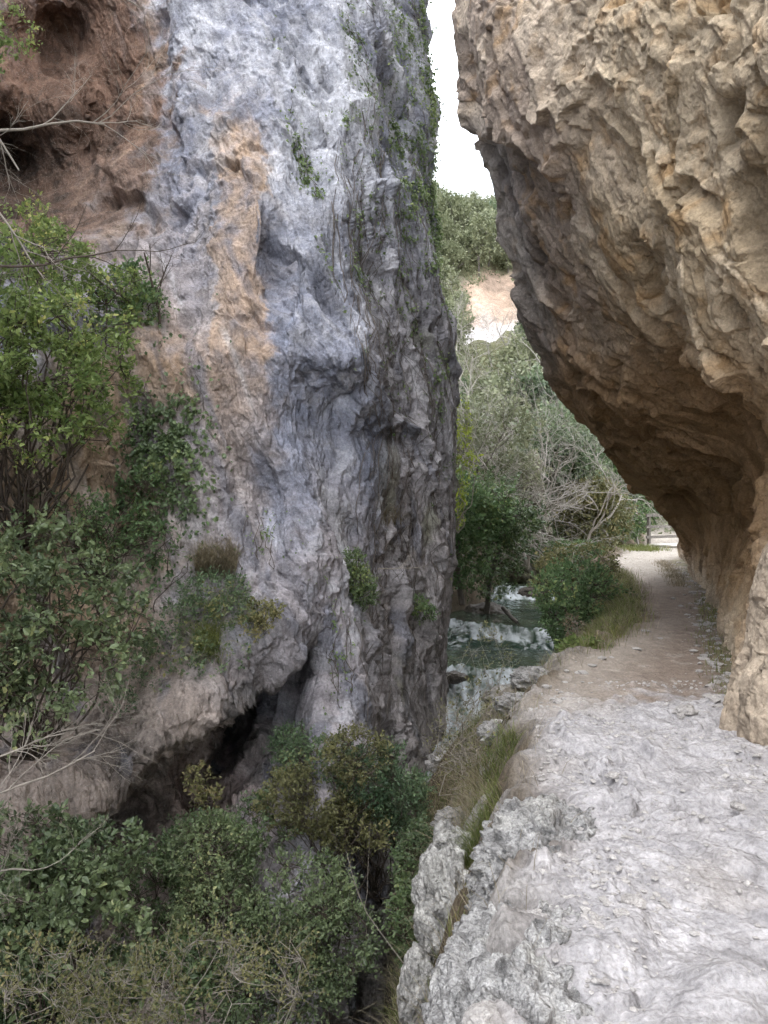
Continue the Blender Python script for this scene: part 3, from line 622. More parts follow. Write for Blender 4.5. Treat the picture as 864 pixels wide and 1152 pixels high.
# ------------------------------------------------------------------ rocks
def rock_geo(seed, sub=5, amp=.35, squash=(1, 1, .6), facet=1.6):
    import bmesh
    bm = bmesh.new(); bmesh.ops.create_icosphere(bm, subdivisions=sub, radius=1.0)
    V = np.array([v.co[:] for v in bm.verts]); Fc = np.array([[v.index for v in f.verts] for f in bm.faces]); bm.free()
    q = V+seed*3.7
    f, c, i = facets(q*facet+.2*fbm(q*2, 2, seed)[..., None], seed, 1, .6)
    f2, c2, i2 = facets(q*facet*2.9, seed+1, 1, .6)
    d = 1+amp*.55*f+amp*.22*f2+amp*.5*fbm(q*1.4, 4, seed+2)
    if sub >= 7: d = d+.03*facets(q*11, seed+2, 1, .8, .1)[0]-.03*sst(.15, .4, fbm(q*13, 3, seed+12))
    if sub >= 5: d = d+amp*.12*(ridged(q*6, 4, seed+3)-.5)+amp*.05*fbm(q*16, 3, seed+4)-amp*.10*sst(.1, .45, fbm(q*8, 3, seed+9))
    V = V*d[:, None]*np.array(squash)
    return V, Fc, i2
def rock(name, label, cat, loc, size, seed, m='boulder', rot=0, squash=(1, 1, .6), sub=5, amp=.35, group=None, tint=(.36, .355, .36), moss=0.0, facet=1.6):
    V, Fc, idc = rock_geo(seed, sub, amp, squash, facet)
    V = V*size; c, s = math.cos(rot), math.sin(rot); V = V@np.array([[c, s, 0], [-s, c, 0], [0, 0, 1]])
    cn = fbm(V*3/max(.3, size)+seed, 4, seed)[..., None]
    col = np.array(tint)*(1+.5*cn)*(1+.3*(idc-.5)[:, None]); pits = sst(.08, .3, fbm(V*14+seed, 4, seed+5))[:, None]; col = col*(1-.5*pits)
    lich = sst(.1, .4, fbm(V*5+seed, 3, seed+6))[:, None]*.6; col = col*(1-lich)+np.array([.5, .49, .46])*lich
    if moss: mm = sst(.3-moss, .5, fbm(V*2.5+seed, 3, seed+7))[:, None]; col = col*(1-mm)+np.array([.10, .11, .03])*mm
    o = make_mesh(name, V, Fc, M[m], col=col.clip(.02, .8), smooth=sub >= 5); o.location = tuple(float(x) for x in loc)
    return tag(o, label, cat, group)
rock('rock_outcrop', 'large pitted grey limestone outcrop at the near left edge of the path', 'rock', (.50, 2.8, -.31), .6, 3, rot=-.3, squash=(.58, 1.25, .64), sub=7, amp=.32, tint=(.42, .415, .41), facet=2.6)
rock('rock_outcrop', 'jagged grey limestone slab behind the large outcrop on the path edge', 'rock', (.84, 3.95, -.25), .5, 8, rot=-.35, squash=(.78, 1.35, .6), sub=7, amp=.38, tint=(.40, .395, .39), facet=3.0)
rock('rock_outcrop', 'pale lichened rock low on the bank left of the outcrops', 'rock', P(500, 1030, 4.5), .34, 12, rot=.2, squash=(.5, .7, 1.1), sub=6, amp=.45, tint=(.45, .44, .42))
rock('rock_outcrop', 'pale upright rock among dry grass under the green tuft', 'rock', P(512, 980, 5.0), .28, 15, rot=.5, squash=(.6, .7, 1.0), sub=6, amp=.45, tint=(.45, .44, .42))
rock('rock_outcrop', 'small pale rock at the bottom of the bank in dry grass', 'rock', P(470, 1120, 4.2), .2, 17, squash=(.5, .7, 1.2), sub=5, amp=.4, tint=(.42, .41, .39))
rock('boulder', 'brown wet boulder splitting the middle cascade', 'boulder', P(594, 718, 16.8), .36, 21, m='wetrock', squash=(1.2, 1, .42), sub=5)
rock('boulder', 'small dark boulder beside the foam of the middle cascade', 'boulder', P(560, 704, 17.6), .2, 22, m='wetrock', squash=(1, 1, .6))
rock('boulder', 'dark boulder on the left shore of the upper pool', 'boulder', P(548, 694, 19), .5, 23, m='wetrock', squash=(1, 1, .7))
rock('boulder', 'dark boulder below the upper white fall', 'boulder', P(602, 668, 21.6), .4, 24, m='wetrock', squash=(1.2, 1, .5))
rock('boulder', 'flat grey ledge rock beside the nearest rapids', 'boulder', P(592, 785, 11.0), .42, 25, squash=(1.5, .9, .4), tint=(.26, .25, .24))
rock('boulder', 'grey rounded rock at the foot of the path edge above the rapids', 'boulder', P(603, 806, 8.8), .32, 26, squash=(1.4, .9, .5), tint=(.28, .27, .26))
rock('boulder', 'low dark rock at the lip where the pool spills', 'boulder', P(508, 762, 13.8), .2, 27, m='wetrock', squash=(1.4, .8, .5))
# loose stones on the path
def gz(x, y): return float(ground_z(np.array([x]), np.array([y]))[0])
for i, (px, py, s, mt, lab) in enumerate([(818, 962, .045, 'brownstone', 'reddish brown angular stone lying alone on the pale path'), (770, 800, .09, 'stone', 'flat pale stone at the edge of the brown earth'),
        (712, 1012, .045, 'stone', 'larger pale stone in the middle of the near path'), (690, 870, .035, 'stone', 'small pale stone by the left side of the path'), (540, 1140, .05, 'stone', 'pale stone beside the large outcrop at the bottom of the photo'),
        (830, 905, .035, 'stone', 'small pale stone near the right cliff foot')]):
    Y = 1.54*F/(py-HZ); X = (px-CX)/F*Y
    rock('stone', lab, 'stone', (X, Y, gz(X, Y)+.05), s, 40+i, m=mt, squash=(1.2, .9, .55), sub=3, amp=.5, rot=i)
def gravel(name, label, n, xy, zs, smin, smax, m):
    import bmesh
    bm = bmesh.new(); bmesh.ops.create_icosphere(bm, subdivisions=1, radius=1.0); V0 = np.array([v.co[:] for v in bm.verts]); F0 = np.array([[v.index for v in f.verts] for f in bm.faces]); bm.free()
    s = smin+(smax-smin)*rng.random(n)**3; V = V0[None]*(1+.5*rng.normal(size=(n, len(V0), 1))*.5)
    V = V*(s[:, None, None])*np.stack([rng.uniform(.8, 1.4, n), rng.uniform(.8, 1.4, n), rng.uniform(.35, .7, n)], -1)[:, None]
    V = V+np.stack([xy[:, 0], xy[:, 1], zs+.1*s], -1)[:, None]
    Fc = (F0[None]+np.arange(n)[:, None, None]*len(V0)).reshape(-1, 3)
    return tag(make_mesh(name, V.reshape(-1, 3), Fc, M[m], smooth=False), label, 'gravel', kind='stuff')
# sample path heights from the real mesh for gravel
pm = bpy.data.objects['path'].data; pv = np.empty(len(pm.vertices)*3, np.float32); pm.vertices.foreach_get('co', pv); pv = pv.reshape(-1, 3)
def pick(n, cond, dens):
    k = np.nonzero(cond)[0]; w = dens(pv[k]); w = w/w.sum(); return pv[rng.choice(k, n, p=w)]
g = pick(9000, (pv[:, 1] > 2.0) & (pv[:, 1] < 7), lambda q: (np.clip(.15+fbm(np.stack([q[:, 0]*1.5, q[:, 1]*1.5, 0*q[:, 0]], -1), 3, 99), 0, 1)+.02)*1.0)
gravel('gravel', 'small pale limestone chips scattered over the near path', len(g), g[:, :2]+rng.normal(size=(len(g), 2))*.01, g[:, 2], .002, .019, 'gravel')

exec_parts = True
g = pick(700, (pv[:, 1] > 5.0) & (pv[:, 1] < 20), lambda q: np.exp(-((XQ(q[:, 1])-.12-q[:, 0])/.22)**2)+.012*(q[:, 1] < 12)+.3*np.exp(-((q[:, 0]-XP(q[:, 1])-.1)/.18)**2)*(q[:, 1] < 9))
gravel('rubble', 'small fallen stones along the foot of the overhang and path edge', len(g), g[:, :2], g[:, 2], .008, .055, 'stone')
# ------------------------------------------------------------------ valley hillside
def hill_z(X, Y):
    b = np.interp(Y, [30, 36, 48, 60, 85, 116, 150, 260], [-1.2, 0, 5, 12, 25, 42, 46, 50])
    side = np.clip(np.abs(X-8)-14, 0, 200)*.35*sst(30, 60, Y)
    n = fbm(np.stack([X*.05, Y*.05, 0*X], -1), 4, 301)*9*sst(38, 70, Y)+fbm(np.stack([X*.3, Y*.3, 0*X], -1), 4, 302)*1.4*sst(34, 45, Y)
    X2 = X
    return b+side*.6+n-.10*np.clip(X2-10, 0, 60)*sst(60, 110, Y)
def build_hill():
    xs = np.linspace(-90, 110, 520); ys = np.linspace(33, 260, 520)
    X, Y = np.meshgrid(xs, ys); Z = hill_z(X, Y)
    p = np.stack([X, Y, Z], -1)
    q = P(0, 0, 1); px = CX+X/Y*F; py = HZ-(Z-CAMZ)/Y*F
    bare = np.clip(blob(px, py, 556, 358, 42, 48, .35)*1.5, 0, 1)*sst(62, 70, Y)*sst(110, 95, Y)
    f, c, i = facets(p*.22, 303, 1, .6); Z2 = Z+1.6*f*bare+(1-bare)*fbm(p*.6, 3, 5)*.8
    n = fbm(p*.12, 4, 304)[..., None]; n2 = fbm(p*.5, 4, 305)[..., None]
    g = np.array([.13, .13, .07])*(1+.5*n2); rk = np.array([.40, .37, .35])*(1+.4*n2)
    w = sst(.05, .4, n+.1)*.5; c = g*(1-w)+rk*w
    orange = np.array([.47, .35, .27]); pale = np.array([.62, .59, .58])
    m = sst(345, 375, py+20*n2[..., 0])[..., None]; cb = orange*(1-m)+pale*m; b = sst(.25, .6, bare+.25*n2[..., 0])[..., None]
    c = c*(1-b)+cb*b
    o = make_mesh('hill', np.stack([X, Y, Z2], -1).reshape(-1, 3), grid_faces(*X.shape)[:, ::-1], M['hill'], col=c.reshape(-1, 3).clip(.02, .8))
    tag(o, 'wooded hillside with a bare orange and white scar beyond the gorge', 'hill', kind='structure')
build_hill()
def dup(root, loc, rotz, sc, label=None):
    r = root.copy(); COL.objects.link(r); r.location = tuple(float(a) for a in loc); r.rotation_euler = (0, 0, rotz); r.scale = (sc, sc, sc)
    if label: r['label'] = label
    for ch in root.children:
        c = ch.copy(); COL.objects.link(c); c.parent = r
    return r
def tree(name, label, loc, h, cr_r, lmat, group, n=700, m=9, ls=.22, tl=.6, bark='bark', trunk_r=.12, cz=.62, seed=0, gap=.1, shell=.35, squash=.8):
    loc = np.asarray(loc, float); t = thing(name, loc, label, 'tree', group)
    polys = []; tips = []
    grow(loc, (random.uniform(-.15, .15), random.uniform(-.15, .15), 1), h*.62, trunk_r, 3, polys, .75, .15, tips, 4, .22, .6)
    T = np.array([q[0] for q in tips]); C = T[rng.choice(len(T), 9)]
    cc = loc+np.array([0, 0, h*cz])
    blobs = [(q*.6+cc*.4, (cr_r*.5, cr_r*.5, cr_r*.4*squash)) for q in C]+[(cc, (cr_r*.8, cr_r*.8, h*(1-cz)*.85))]
    o, u = in_blobs(blobs, n, shell); g = fbm(o*(2.2/cr_r)+loc*.1, 3, 5); k = g > -.3+gap; o = o[k]; u = u[k]
    d = nrmz(u*.5+nrmz(rng.normal(size=o.shape))*.6+np.array([0, 0, .3]))
    pos, dr, nr, sz = twig_leaves(o, d, m, tl, ls)
    V, Fq = leaf_quad(pos, dr, nr, sz, .65); make_mesh('crown', V, Fq, M[lmat], t, smooth=False)
    V, Fq = tubes(polys, 5); make_mesh('trunk', V, Fq, M[bark], t)
    return t
def bare_tree(name, label, loc, h, group=None, r=.07, m='paletree', depth=4, lean=(0, 0, 1), spread=.7, nb=3, up=.12, cat='tree'):
    t = thing(name, loc, label, cat, group); polys = []
    grow(loc, lean, h*.5, r, depth, polys, spread, up, None, nb, .35, .7, 6, .76)
    V, Fq = tubes(polys[:1], 6); make_mesh('trunk', V, Fq, M[m], t)
    V, Fq = tubes(polys[1:], 3); make_mesh('branches', V, Fq, M[m], t)
    return t
# hillside trees: four models, copied
far = [tree('broadleaf_tree', 'pale grey green tree on the far hillside', (0, 60, 0), 6.5, 2.6, 'farleaf', 'pale trees on the far hillside', n=520, m=8, ls=.30, tl=.7),
       tree('broadleaf_tree', 'pale grey green tree on the far hillside', (0, 60, 0), 5.0, 2.4, 'farleaf', 'pale trees on the far hillside', n=420, m=8, ls=.28, tl=.7),
       tree('evergreen_tree', 'dark green tree on the far hillside', (0, 60, 0), 6.0, 2.2, 'fardark', 'dark trees on the far hillside', n=520, m=8, ls=.28, tl=.6)]
rr = random.Random(5); first = [True]*3; cnt = 0
spots = []
tries = 0
cY = np.array([rr.uniform(40, 122) for _ in range(6001)]); cp = np.array([rr.uniform(470, 720) for _ in range(6001)]); cX = (cp-CX)/F*cY; cz = hill_z(cX, cY); cand = np.stack([cY, cp, cX, cz, HZ-(cz-CAMZ)/cY*F], 1).tolist()
while len(spots) < 150 and tries < 6000:
    Y, px, X, z, py = cand[tries]; tries += 1
    if blob(px, py, 556, 362, 44, 44, .35) > .3 and 55 < Y < 105: continue
    if px > 600 and py < 330: continue
    if 48 < Y < 64 and 505 < px < 590: continue
    if any((X-a)**2+(Y-b)**2 < 4.5 for a, b, _ in spots): continue
    spots.append((X, Y, z))
for X, Y, z in spots:
    k = rr.choices([0, 1, 2], [4, 3, 2 if Y > 60 else 3])[0]; s = rr.uniform(.55, 1.0); 
    if first[k]:
        first[k] = False; far[k].location = (X, Y, z-.3); far[k].scale = (s, s, s)
    else: dup(far[k], (X, Y, z-.3), rr.uniform(0, 6.28), s)
# pale bare trees on the nearer slope
bt = [bare_tree('bare_tree', 'leafless pale grey tree on the lower slope', np.array([0, 40., 0]), 6.5, 'leafless trees on the lower slope', r=.09, depth=4) for _ in range(3)]
firstb = [True]*3
for i in range(34):
    Y = rr.uniform(33, 62); px = rr.uniform(505, 730); X = (px-CX)/F*Y; z = float(hill_z(np.array([X]), np.array([Y]))[0]) if Y > 36 else 0.0
    k = i % 3; s = rr.uniform(.7, 1.25)
    if firstb[k]: firstb[k] = False; bt[k].location = (X, Y, z-.2); bt[k].scale = (s, s, s)
    else: dup(bt[k], (X, Y, z-.2), rr.uniform(0, 6.28), s)
# undergrowth
def undergrowth():
    n = 26000; Y = rng.uniform(34, 118, n); px = rng.uniform(440, 800, n); X = (px-CX)/F*Y; z = hill_z(X, Y); py = HZ-(z-CAMZ)/Y*F
    k = (blob(px, py, 556, 362, 42, 46, .35) < .4) & (fbm(np.stack([X*.12, Y*.12, 0*X], -1), 3, 12) > -.25)
    o = np.stack([X, Y, z+rng.random(n)**2*1.4], -1)[k]; d = nrmz(rng.normal(size=o.shape)*.6+np.array([0, 0, .8]))
    pos, dr, nr, sz = twig_leaves(o, d, 5, .7, .26); V, Fq = leaf_quad(pos, dr, nr, sz, .6)
    tag(make_mesh('undergrowth', V, Fq, M['farleaf'], smooth=False), 'low scrub covering the far hillside', 'scrub', kind='stuff')
undergrowth()

# ------------------------------------------------------------------ middle distance: buttress, evergreens, tangled branches
def col_rock(name, label, px, y0, y1, Y, wx, seed, tint):
    nz, na = 260, 260; t = np.linspace(0, 1, nz)[:, None]; a = np.linspace(0, 2*math.pi, na)[None]
    a0 = P(px, y1, Y); a1 = P(px, y0, Y); h = a1[2]-a0[2]
    r = wx*(1.15-.45*t+0*a)*np.minimum(1, (1-t)*6)**.5; G = np.stack([a0[0]+r*np.cos(a)+.3*t, a0[1]+r*1.2*np.sin(a)+0*t, a0[2]+h*t+0*a], -1)
    Nn = nrmz(G-np.stack([a0[0]+0*t+0*a, a0[1]+0*t+0*a, G[..., 2]], -1))
    f, c, i = facets(G*np.array([1.2, 1.2, .7]), seed, 1, .7); f2, c2, i2 = facets(G*3, seed+1, 1, .7)
    V = G+Nn*(.35*f+.12*f2+.3*fbm(G*.8, 4, seed))[..., None]*np.minimum(1, (1-t)*6)[..., None]
    cc = np.array(tint)*(1+.4*fbm(G*2, 4, seed+3)[..., None])*(1+.2*(i2-.5)[..., None])
    return tag(make_mesh(name, V.reshape(-1, 3), grid_faces(nz, na), M['bank'], col=cc.reshape(-1, 3).clip(.02, .8)), label, 'rock')
col_rock('rock_buttress', 'grey rock buttress rising behind the left bank evergreens', 588, 505, 690, 23.5, .55, 401, (.17, .16, .12))
col_rock('rock_buttress', 'low grey crag standing behind the leafless trees', 566, 415, 560, 52, 1.1, 405, (.34, .32, .34))
def near_tree(label, px, base_py, Y, h, rad, lm, n, ls, group=None, **kw):
    return tree('evergreen_tree', label, P(px, base_py, Y), h, rad, lm, group, n=n, m=10, ls=ls, tl=.3, trunk_r=.07, **kw)
near_tree('dark glossy evergreen leaning over the pool from the left bank', 548, 690, 18.5, 3.6, 1.15, 'leafdark', 2100, .08, cz=.5, shell=.3, gap=.25)
near_tree('bushy dark evergreen hugging the cliff rim above the pool', 520, 680, 17.0, 3.0, .75, 'leafmid', 1500, .08, cz=.5, gap=.22)
near_tree('tall grey green evergreen behind the bushy bank trees', 552, 640, 22, 4.6, 1.4, 'farleaf', 1500, .11, cz=.6, gap=.28)
near_tree('feathery dark conifer right of the rock buttress', 622, 650, 27, 6.2, 1.8, 'fardark', 2400, .13, cz=.55)
near_tree('dark rounded evergreen under the bare branches in the gap', 655, 625, 31, 5.0, 2.0, 'fardark', 2200, .14, cz=.5)
near_tree('dark evergreen high behind the overhang edge', 606, 520, 44, 5.0, 2.2, 'fardark', 1500, .2, cz=.55)
near_tree('pale green rounded tree beside the footbridge', 700, 615, 30, 3.2, 1.7, 'leafmid', 2200, .12, cz=.5)
near_tree('light green shrubby tree left of the bridge rail', 668, 618, 26, 2.3, 1.5, 'leafolive', 1900, .10, cz=.45)
# lime green sapling beside the cliff rim
shrub('sapling', 'lime yellow sapling leaves beside the tall cliff rim', 'sapling', P(515, 600, 15), [(P(518, 520, 15), (.24, .3, .7)), (P(512, 575, 15), (.16, .3, .45)), (P(520, 470, 15), (.12, .2, .4))], 230, 7, .055, .16, 'leafyellow', 'twig', stems=6, gap=.25)
# tangled leafless trees in the middle
for i, (px, py, Y, h, lab) in enumerate([(590, 655, 24, 6.2, 'leafless tree with arching pale branches beside the buttress'), (640, 640, 27, 6.0, 'wide leafless tree leaning over the stream'), (690, 618, 29, 4.6, 'twin stemmed leafless tree near the footbridge'),
        (718, 615, 31, 4.0, 'thin leafless tree directly behind the bridge rail'), (560, 600, 28, 7.5, 'tall leafless tree rising behind the evergreens'), (552, 650, 20, 5.2, 'slender leafless tree among the left bank evergreens'), (530, 640, 21, 6.0, 'leafless tree tight against the tall cliff rim'), (600, 648, 22, 5.6, 'leafless tree with spreading grey crown above the upper fall'), (630, 640, 23.5, 5.0, 'low leafless tree leaning right over the leafy bush'), (655, 628, 25, 5.2, 'leafless tree with thin upright limbs left of the footbridge'), (580, 640, 25, 6.5, 'many branched leafless tree standing over the rock buttress'), (610, 600, 34, 8, 'pale leafless tree in the centre of the gap'), (660, 600, 36, 7, 'leafless tree against the far slope near the overhang')]):
    bare_tree('bare_tree', lab, P(px, py, Y), h, r=.06, depth=4, nb=4, spread=.85, lean=(random.uniform(-.4, .3), -.1, 1), up=.05)
t = thing('dead_branch', P(595, 635, 20), 'single pale curved branch arching over the stream', 'branch')
pl = np.array([P(594, 640, 20), P(597, 610, 20), P(605, 585, 19.8), P(620, 568, 19.5), P(634, 565, 19.2)]); V, Fq = tubes([(cr(pl, 16), np.linspace(.035, .012, 16))], 6)
make_mesh('stem', V, Fq, M['twig'], t)
pb = []
grow(pl[2], (.5, 0, .6), .5, .012, 2, pb, .7, .1); V, Fq = tubes(pb, 4); make_mesh('twigs', V, Fq, M['twig'], t)
t = tag(make_mesh('fallen_log', *tubes([(cr(np.array([P(566, 684, 18.2), P(575, 694, 17.6), P(582, 700, 17.0)]), 8), np.linspace(.05, .035, 8))], 8), M['bark']), 'short dark log lodged above the middle cascade', 'log')

# footbridge
def box(c, s, rz=0):
    v = np.array([(x, y, z) for x in (-.5, .5) for y in (-.5, .5) for z in (-.5, .5)])*np.array(s); a, b = math.cos(rz), math.sin(rz)
    v = v@np.array([[a, b, 0], [-b, a, 0], [0, 0, 1]])+np.array(c)
    return v, np.array([[0, 1, 3, 2], [4, 6, 7, 5], [0, 4, 5, 1], [2, 3, 7, 6], [0, 2, 6, 4], [1, 5, 7, 3]])
def bridge():
    A = P(729, 614, 26.5); A[2] = .02; d = nrmz(np.array([1.0, .6, 0])); rz = math.atan2(d[1], d[0]); side = np.array([-d[1], d[0], 0])
    L = 6.5; Wd = 1.7; t = thing('footbridge', A, 'pale timber footbridge at the far end of the path', 'bridge')
    V, Fq = [], []; n = 32
    for k in range(n):
        v, f = box(A+d*(L*(k+.5)/n)-side*Wd/2+np.array([0, 0, .03+random.uniform(-.004, .004)]), (L/n*.94, Wd, .05), rz); V.append(v); Fq.append(f+8*k)
    make_mesh('deck', np.concatenate(V), np.concatenate(Fq), M['deck'], t, smooth=False)
    for s in (.15, .85):
        v, f = box(A+d*L/2-side*Wd*s-np.array([0, 0, .12]), (L, .14, .22), rz); make_mesh('beam', v, f, M['wood'], t, smooth=False)
    for s, nm in ((-.03, 'left'), (1.03, 'right')):
        r = thing('wooden_railing', A-side*Wd*s, f'three bar timber railing on the {nm} side of the footbridge', 'railing')
        for k in range(5):
            v, f = box(A+d*(.1+(L-.2)*k/4)-side*Wd*s+np.array([0, 0, .5]), (.09, .09, 1.1), rz); make_mesh('post', v, f, M['wood'], r, smooth=False)
        for h in (.28, .62, 1.0):
            v, f = box(A+d*L/2-side*Wd*(s+(.035 if s < 0 else -.035))+np.array([0, 0, h]), (L+.2, .045, .09), rz); make_mesh('rail', v, f, M['wood'], r, smooth=False)
bridge()

# ------------------------------------------------------------------ right bank bush and grass
def gp(px, Y): 
    X = (px-CX)/F*Y; return np.array([X, Y, gz(X, Y)])
def gxy(x, y): return np.array([x, y, gz(x, y)])
shrub('bush', 'dark leafy bush between the stream and the bend of the path', 'bush', gxy(3.0, 13), [(P(648, 665, 12.6), (.62, .7, .42)), (P(636, 688, 12.8), (.36, .6, .42)), (P(680, 668, 12.4), (.38, .5, .35)), (P(648, 716, 12.3), (.32, .5, .28))], 1300, 9, .055, .16, 'leafmid', stems=22, sr=.014, gap=.16)
shrub('bush', 'olive bush top behind the dark leafy bush', 'bush', gxy(3.6, 15.5), [(P(650, 635, 15.5), (.7, .6, .35)), (P(620, 650, 15.5), (.4, .5, .35))], 700, 8, .06, .18, 'leafolive', stems=14, gap=.18)
shrub('bush', 'reddish brown dry shrub on the bank in front of the dark bush', 'bush', gxy(2.5, 10.6), [(P(645, 706, 10.8), (.12, .2, .16)), (P(652, 722, 10.6), (.2, .2, .1))], 130, 7, .03, .09, 'drygrass', 'twig', stems=10, gap=.1)
def grass_patch(name, label, pts, n, h, w, m, lean=.6, spread=.25, kind='stuff', cat='grass', dirb=None):
    pts = np.asarray(pts); k = rng.integers(0, len(pts), n); xy = pts[k, :2]+rng.normal(size=(n, 2))*spread
    z = ground_z(xy[:, 0], xy[:, 1])+.0; V, Fq = blades(np.stack([xy[:, 0], xy[:, 1], z-.01], -1), h, w, lean, dirb)
    return tag(make_mesh(name, V, Fq, M[m], smooth=False), label, cat, kind=kind)
bk = [(XP(np.array([y]))[0]-d, y) for y in np.linspace(8.6, 17, 30) for d in (.25, .5, .8)]
grass_patch('bank_grass', 'green grass fringe along the stream side of the path bend', bk, 19000, .16, .003, 'grass', spread=.16)
grass_patch('dry_bank_grass', 'tawny dry grass mixed along the bend of the path', bk, 9000, .17, .0025, 'drygrass', spread=.2)
grass_patch('verge_grass', 'thin grass along the cliff foot by the bridge', [(XQ(np.array([y]))[0]-.35, y) for y in np.linspace(14.5, 20, 16)], 1800, .09, .003, 'drygrass', spread=.12)
grass_patch('far_grass', 'grass strip beyond the path before the bridge', [(x, y) for x in np.linspace(4.5, 8.2, 14) for y in (24.5, 25.5)], 6000, .16, .006, 'grass', spread=.3)
shrub('bush', 'low dark green bush beyond the leafy bush by the far stream', 'bush', P(632, 640, 22), [(P(625, 628, 22), (.6, .5, .4)), (P(655, 624, 23), (.6, .5, .3))], 800, 8, .07, .2, 'leafmid', stems=14, gap=.1)
grass_patch('foot_weeds', 'sparse weeds along the foot of the overhang', [(XQ(np.array([y]))[0]-.12, y) for y in np.linspace(6.0, 13, 30)], 700, .08, .003, 'grass', spread=.09)
shrub('weed', 'bright green leafy weed at the tip of the grassy bank', 'plant', gxy(2.1, 8.6), [(gxy(2.15, 8.7)+(0, 0, .06), (.22, .22, .06))], 130, 6, .05, .08, 'leafbright', stems=8, sr=.004, gap=-.1)

# ------------------------------------------------------------------ near bank vegetation
nb = [(XP(np.array([y]))[0]-d, y) for y in np.linspace(3.0, 8.4, 30) for d in (.55, .85, 1.15)]
grass_patch('near_bank_grass', 'thin mixed grass growing down the near bank', nb, 5000, .13, .002, 'grass', spread=.16)
grass_patch('near_dry_grass', 'straw coloured grass hanging over the near bank', nb, 7000, .17, .0016, 'drygrass', spread=.25, lean=1.1, dirb=(-.15, -.1, 0))
def tuft(label, x, y, n, h, w, m, r, dirb=None, lean=.7):
    h = h*.68; lean = lean*1.35; a = rng.random(n)*6.28; rr_ = rng.random(n)**.5*r; xy = np.stack([x+np.cos(a)*rr_, y+np.sin(a)*rr_], -1); z = ground_z(xy[:, 0], xy[:, 1])
    V, Fq = blades(np.stack([xy[:, 0], xy[:, 1], z-.02], -1), h, w, lean, dirb); c = gxy(x, y)
    o = make_mesh('grass_tuft', V, Fq, M[m], smooth=False); return tag(o, label, 'grass tuft')
tuft('big green grass tuft halfway down the near bank', .50, 4.75, 1300, .2, .0022, 'grass', .2, dirb=(-.5, -.2, 0))
tuft('tall straw coloured tuft behind the big green tuft', .5, 5.7, 1200, .28, .0025, 'drygrass', .28, lean=.9)
tuft('dark green tuft beside the top of the jagged slab', .78, 5.7, 500, .2, .0022, 'grass', .16)
tuft('long bleached grass spraying out at the bottom of the ravine', -.15, 3.2, 600, .55, .002, 'drygrass', .12, dirb=(-1.2, .2, 0), lean=1.1)
tuft('short green tuft at the bottom edge under the outcrop', .05, 2.9, 700, .25, .002, 'grass', .14, dirb=(-.6, -.2, 0))
tuft('small green tuft on the bank above the rapids', .95, 8.2, 700, .2, .0022, 'grass', .22)
tuft('straw coloured tuft at the edge of the bank above the rapids', .7, 9.2, 800, .3, .0022, 'drygrass', .3, lean=.9)
tuft('mixed green tuft against the pale lichened rocks', .22, 5.3, 800, .22, .002, 'grass', .22)
tuft('dry grass tuft low in the crevice beside the pale rocks', -.05, 4.6, 800, .3, .002, 'drygrass', .22, lean=1.0)
for i_, (x_, y_, s_, l_) in enumerate([(1.25, 7.3, .2, 'grey angular rock on the bank edge beyond the jagged slab'), (.95, 6.6, .16, 'small grey rock between bank tufts below the path edge'), (1.5, 8.0, .22, 'flat pale rock at the corner where the path turns to brown earth'), (.55, 5.9, .15, 'small half buried rock in the straw coloured grass'), (.75, 8.9, .25, 'mossy dark rock low on the bank beside the rapids')]):
    rock('rock', l_, 'rock', (x_, y_, gz(x_, y_)+.02), s_, 60+i_, squash=(1.2, 1, .55), sub=5, amp=.5, rot=i_, tint=(.33, .32, .31), facet=2.4, moss=.15 if i_ == 4 else 0)
shrub('bush', 'leafless grey bramble between the rapids and the green tuft', 'bush', gxy(.75, 7.4), [(P(530, 835, 7.2), (.38, .4, .35)), (P(560, 870, 6.2), (.3, .3, .25))], 420, 5, .022, .16, 'leafolive', 'twig', stems=60, sr=.006, gap=.0, twigs=.9)
shrub('bush', 'low green bush against the path edge above the near bank', 'bush', gxy(1.0, 6.4), [(P(575, 850, 6.4), (.2, .3, .2)), (P(600, 845, 6.6), (.2, .3, .12))], 420, 7, .022, .09, 'leafmid', stems=20, sr=.005, gap=.05)
shrub('sapling', 'thin twiggy sapling standing before the rapids', 'sapling', gxy(.75, 9.4), [(P(548, 745, 9.3), (.3, .2, .45))], 120, 5, .03, .14, 'leafolive', 'twig', stems=14, sr=.006, gap=.1, twigs=.8)

# ------------------------------------------------------------------ plants on the tall cliff
def lp(px, py, out=.0):
    D = float(left_depth(np.array([float(px)]), np.array([float(py)]))[0]); return P(px, py, D-out)
def B(px, py, out, rx, ry, rz): return (lp(px, py, out), (rx, ry, rz))
shrub('leafy_tree', 'bright green leafy tree growing from the upper left of the tall cliff', 'tree', lp(20, 620, .1),
      [B(40, 300, 1.3, .55, .5, .35), B(20, 260, 1.3, .4, .4, .25), B(90, 370, 1.1, .45, .5, .28), B(30, 400, 1.2, .55, .5, .35), B(60, 455, 1.1, .55, .5, .25), B(15, 480, 1.1, .4, .4, .25), B(110, 480, .9, .25, .3, .15), B(130, 330, .8, .25, .3, .2), B(120, 430, .9, .25, .3, .2), B(-40, 380, 1.3, .5, .5, .8)],
      3900, 13, .043, .16, 'leafbright', 'darktwig', stems=44, sr=.014, gap=.36, gapf=3.0, shell=.4)
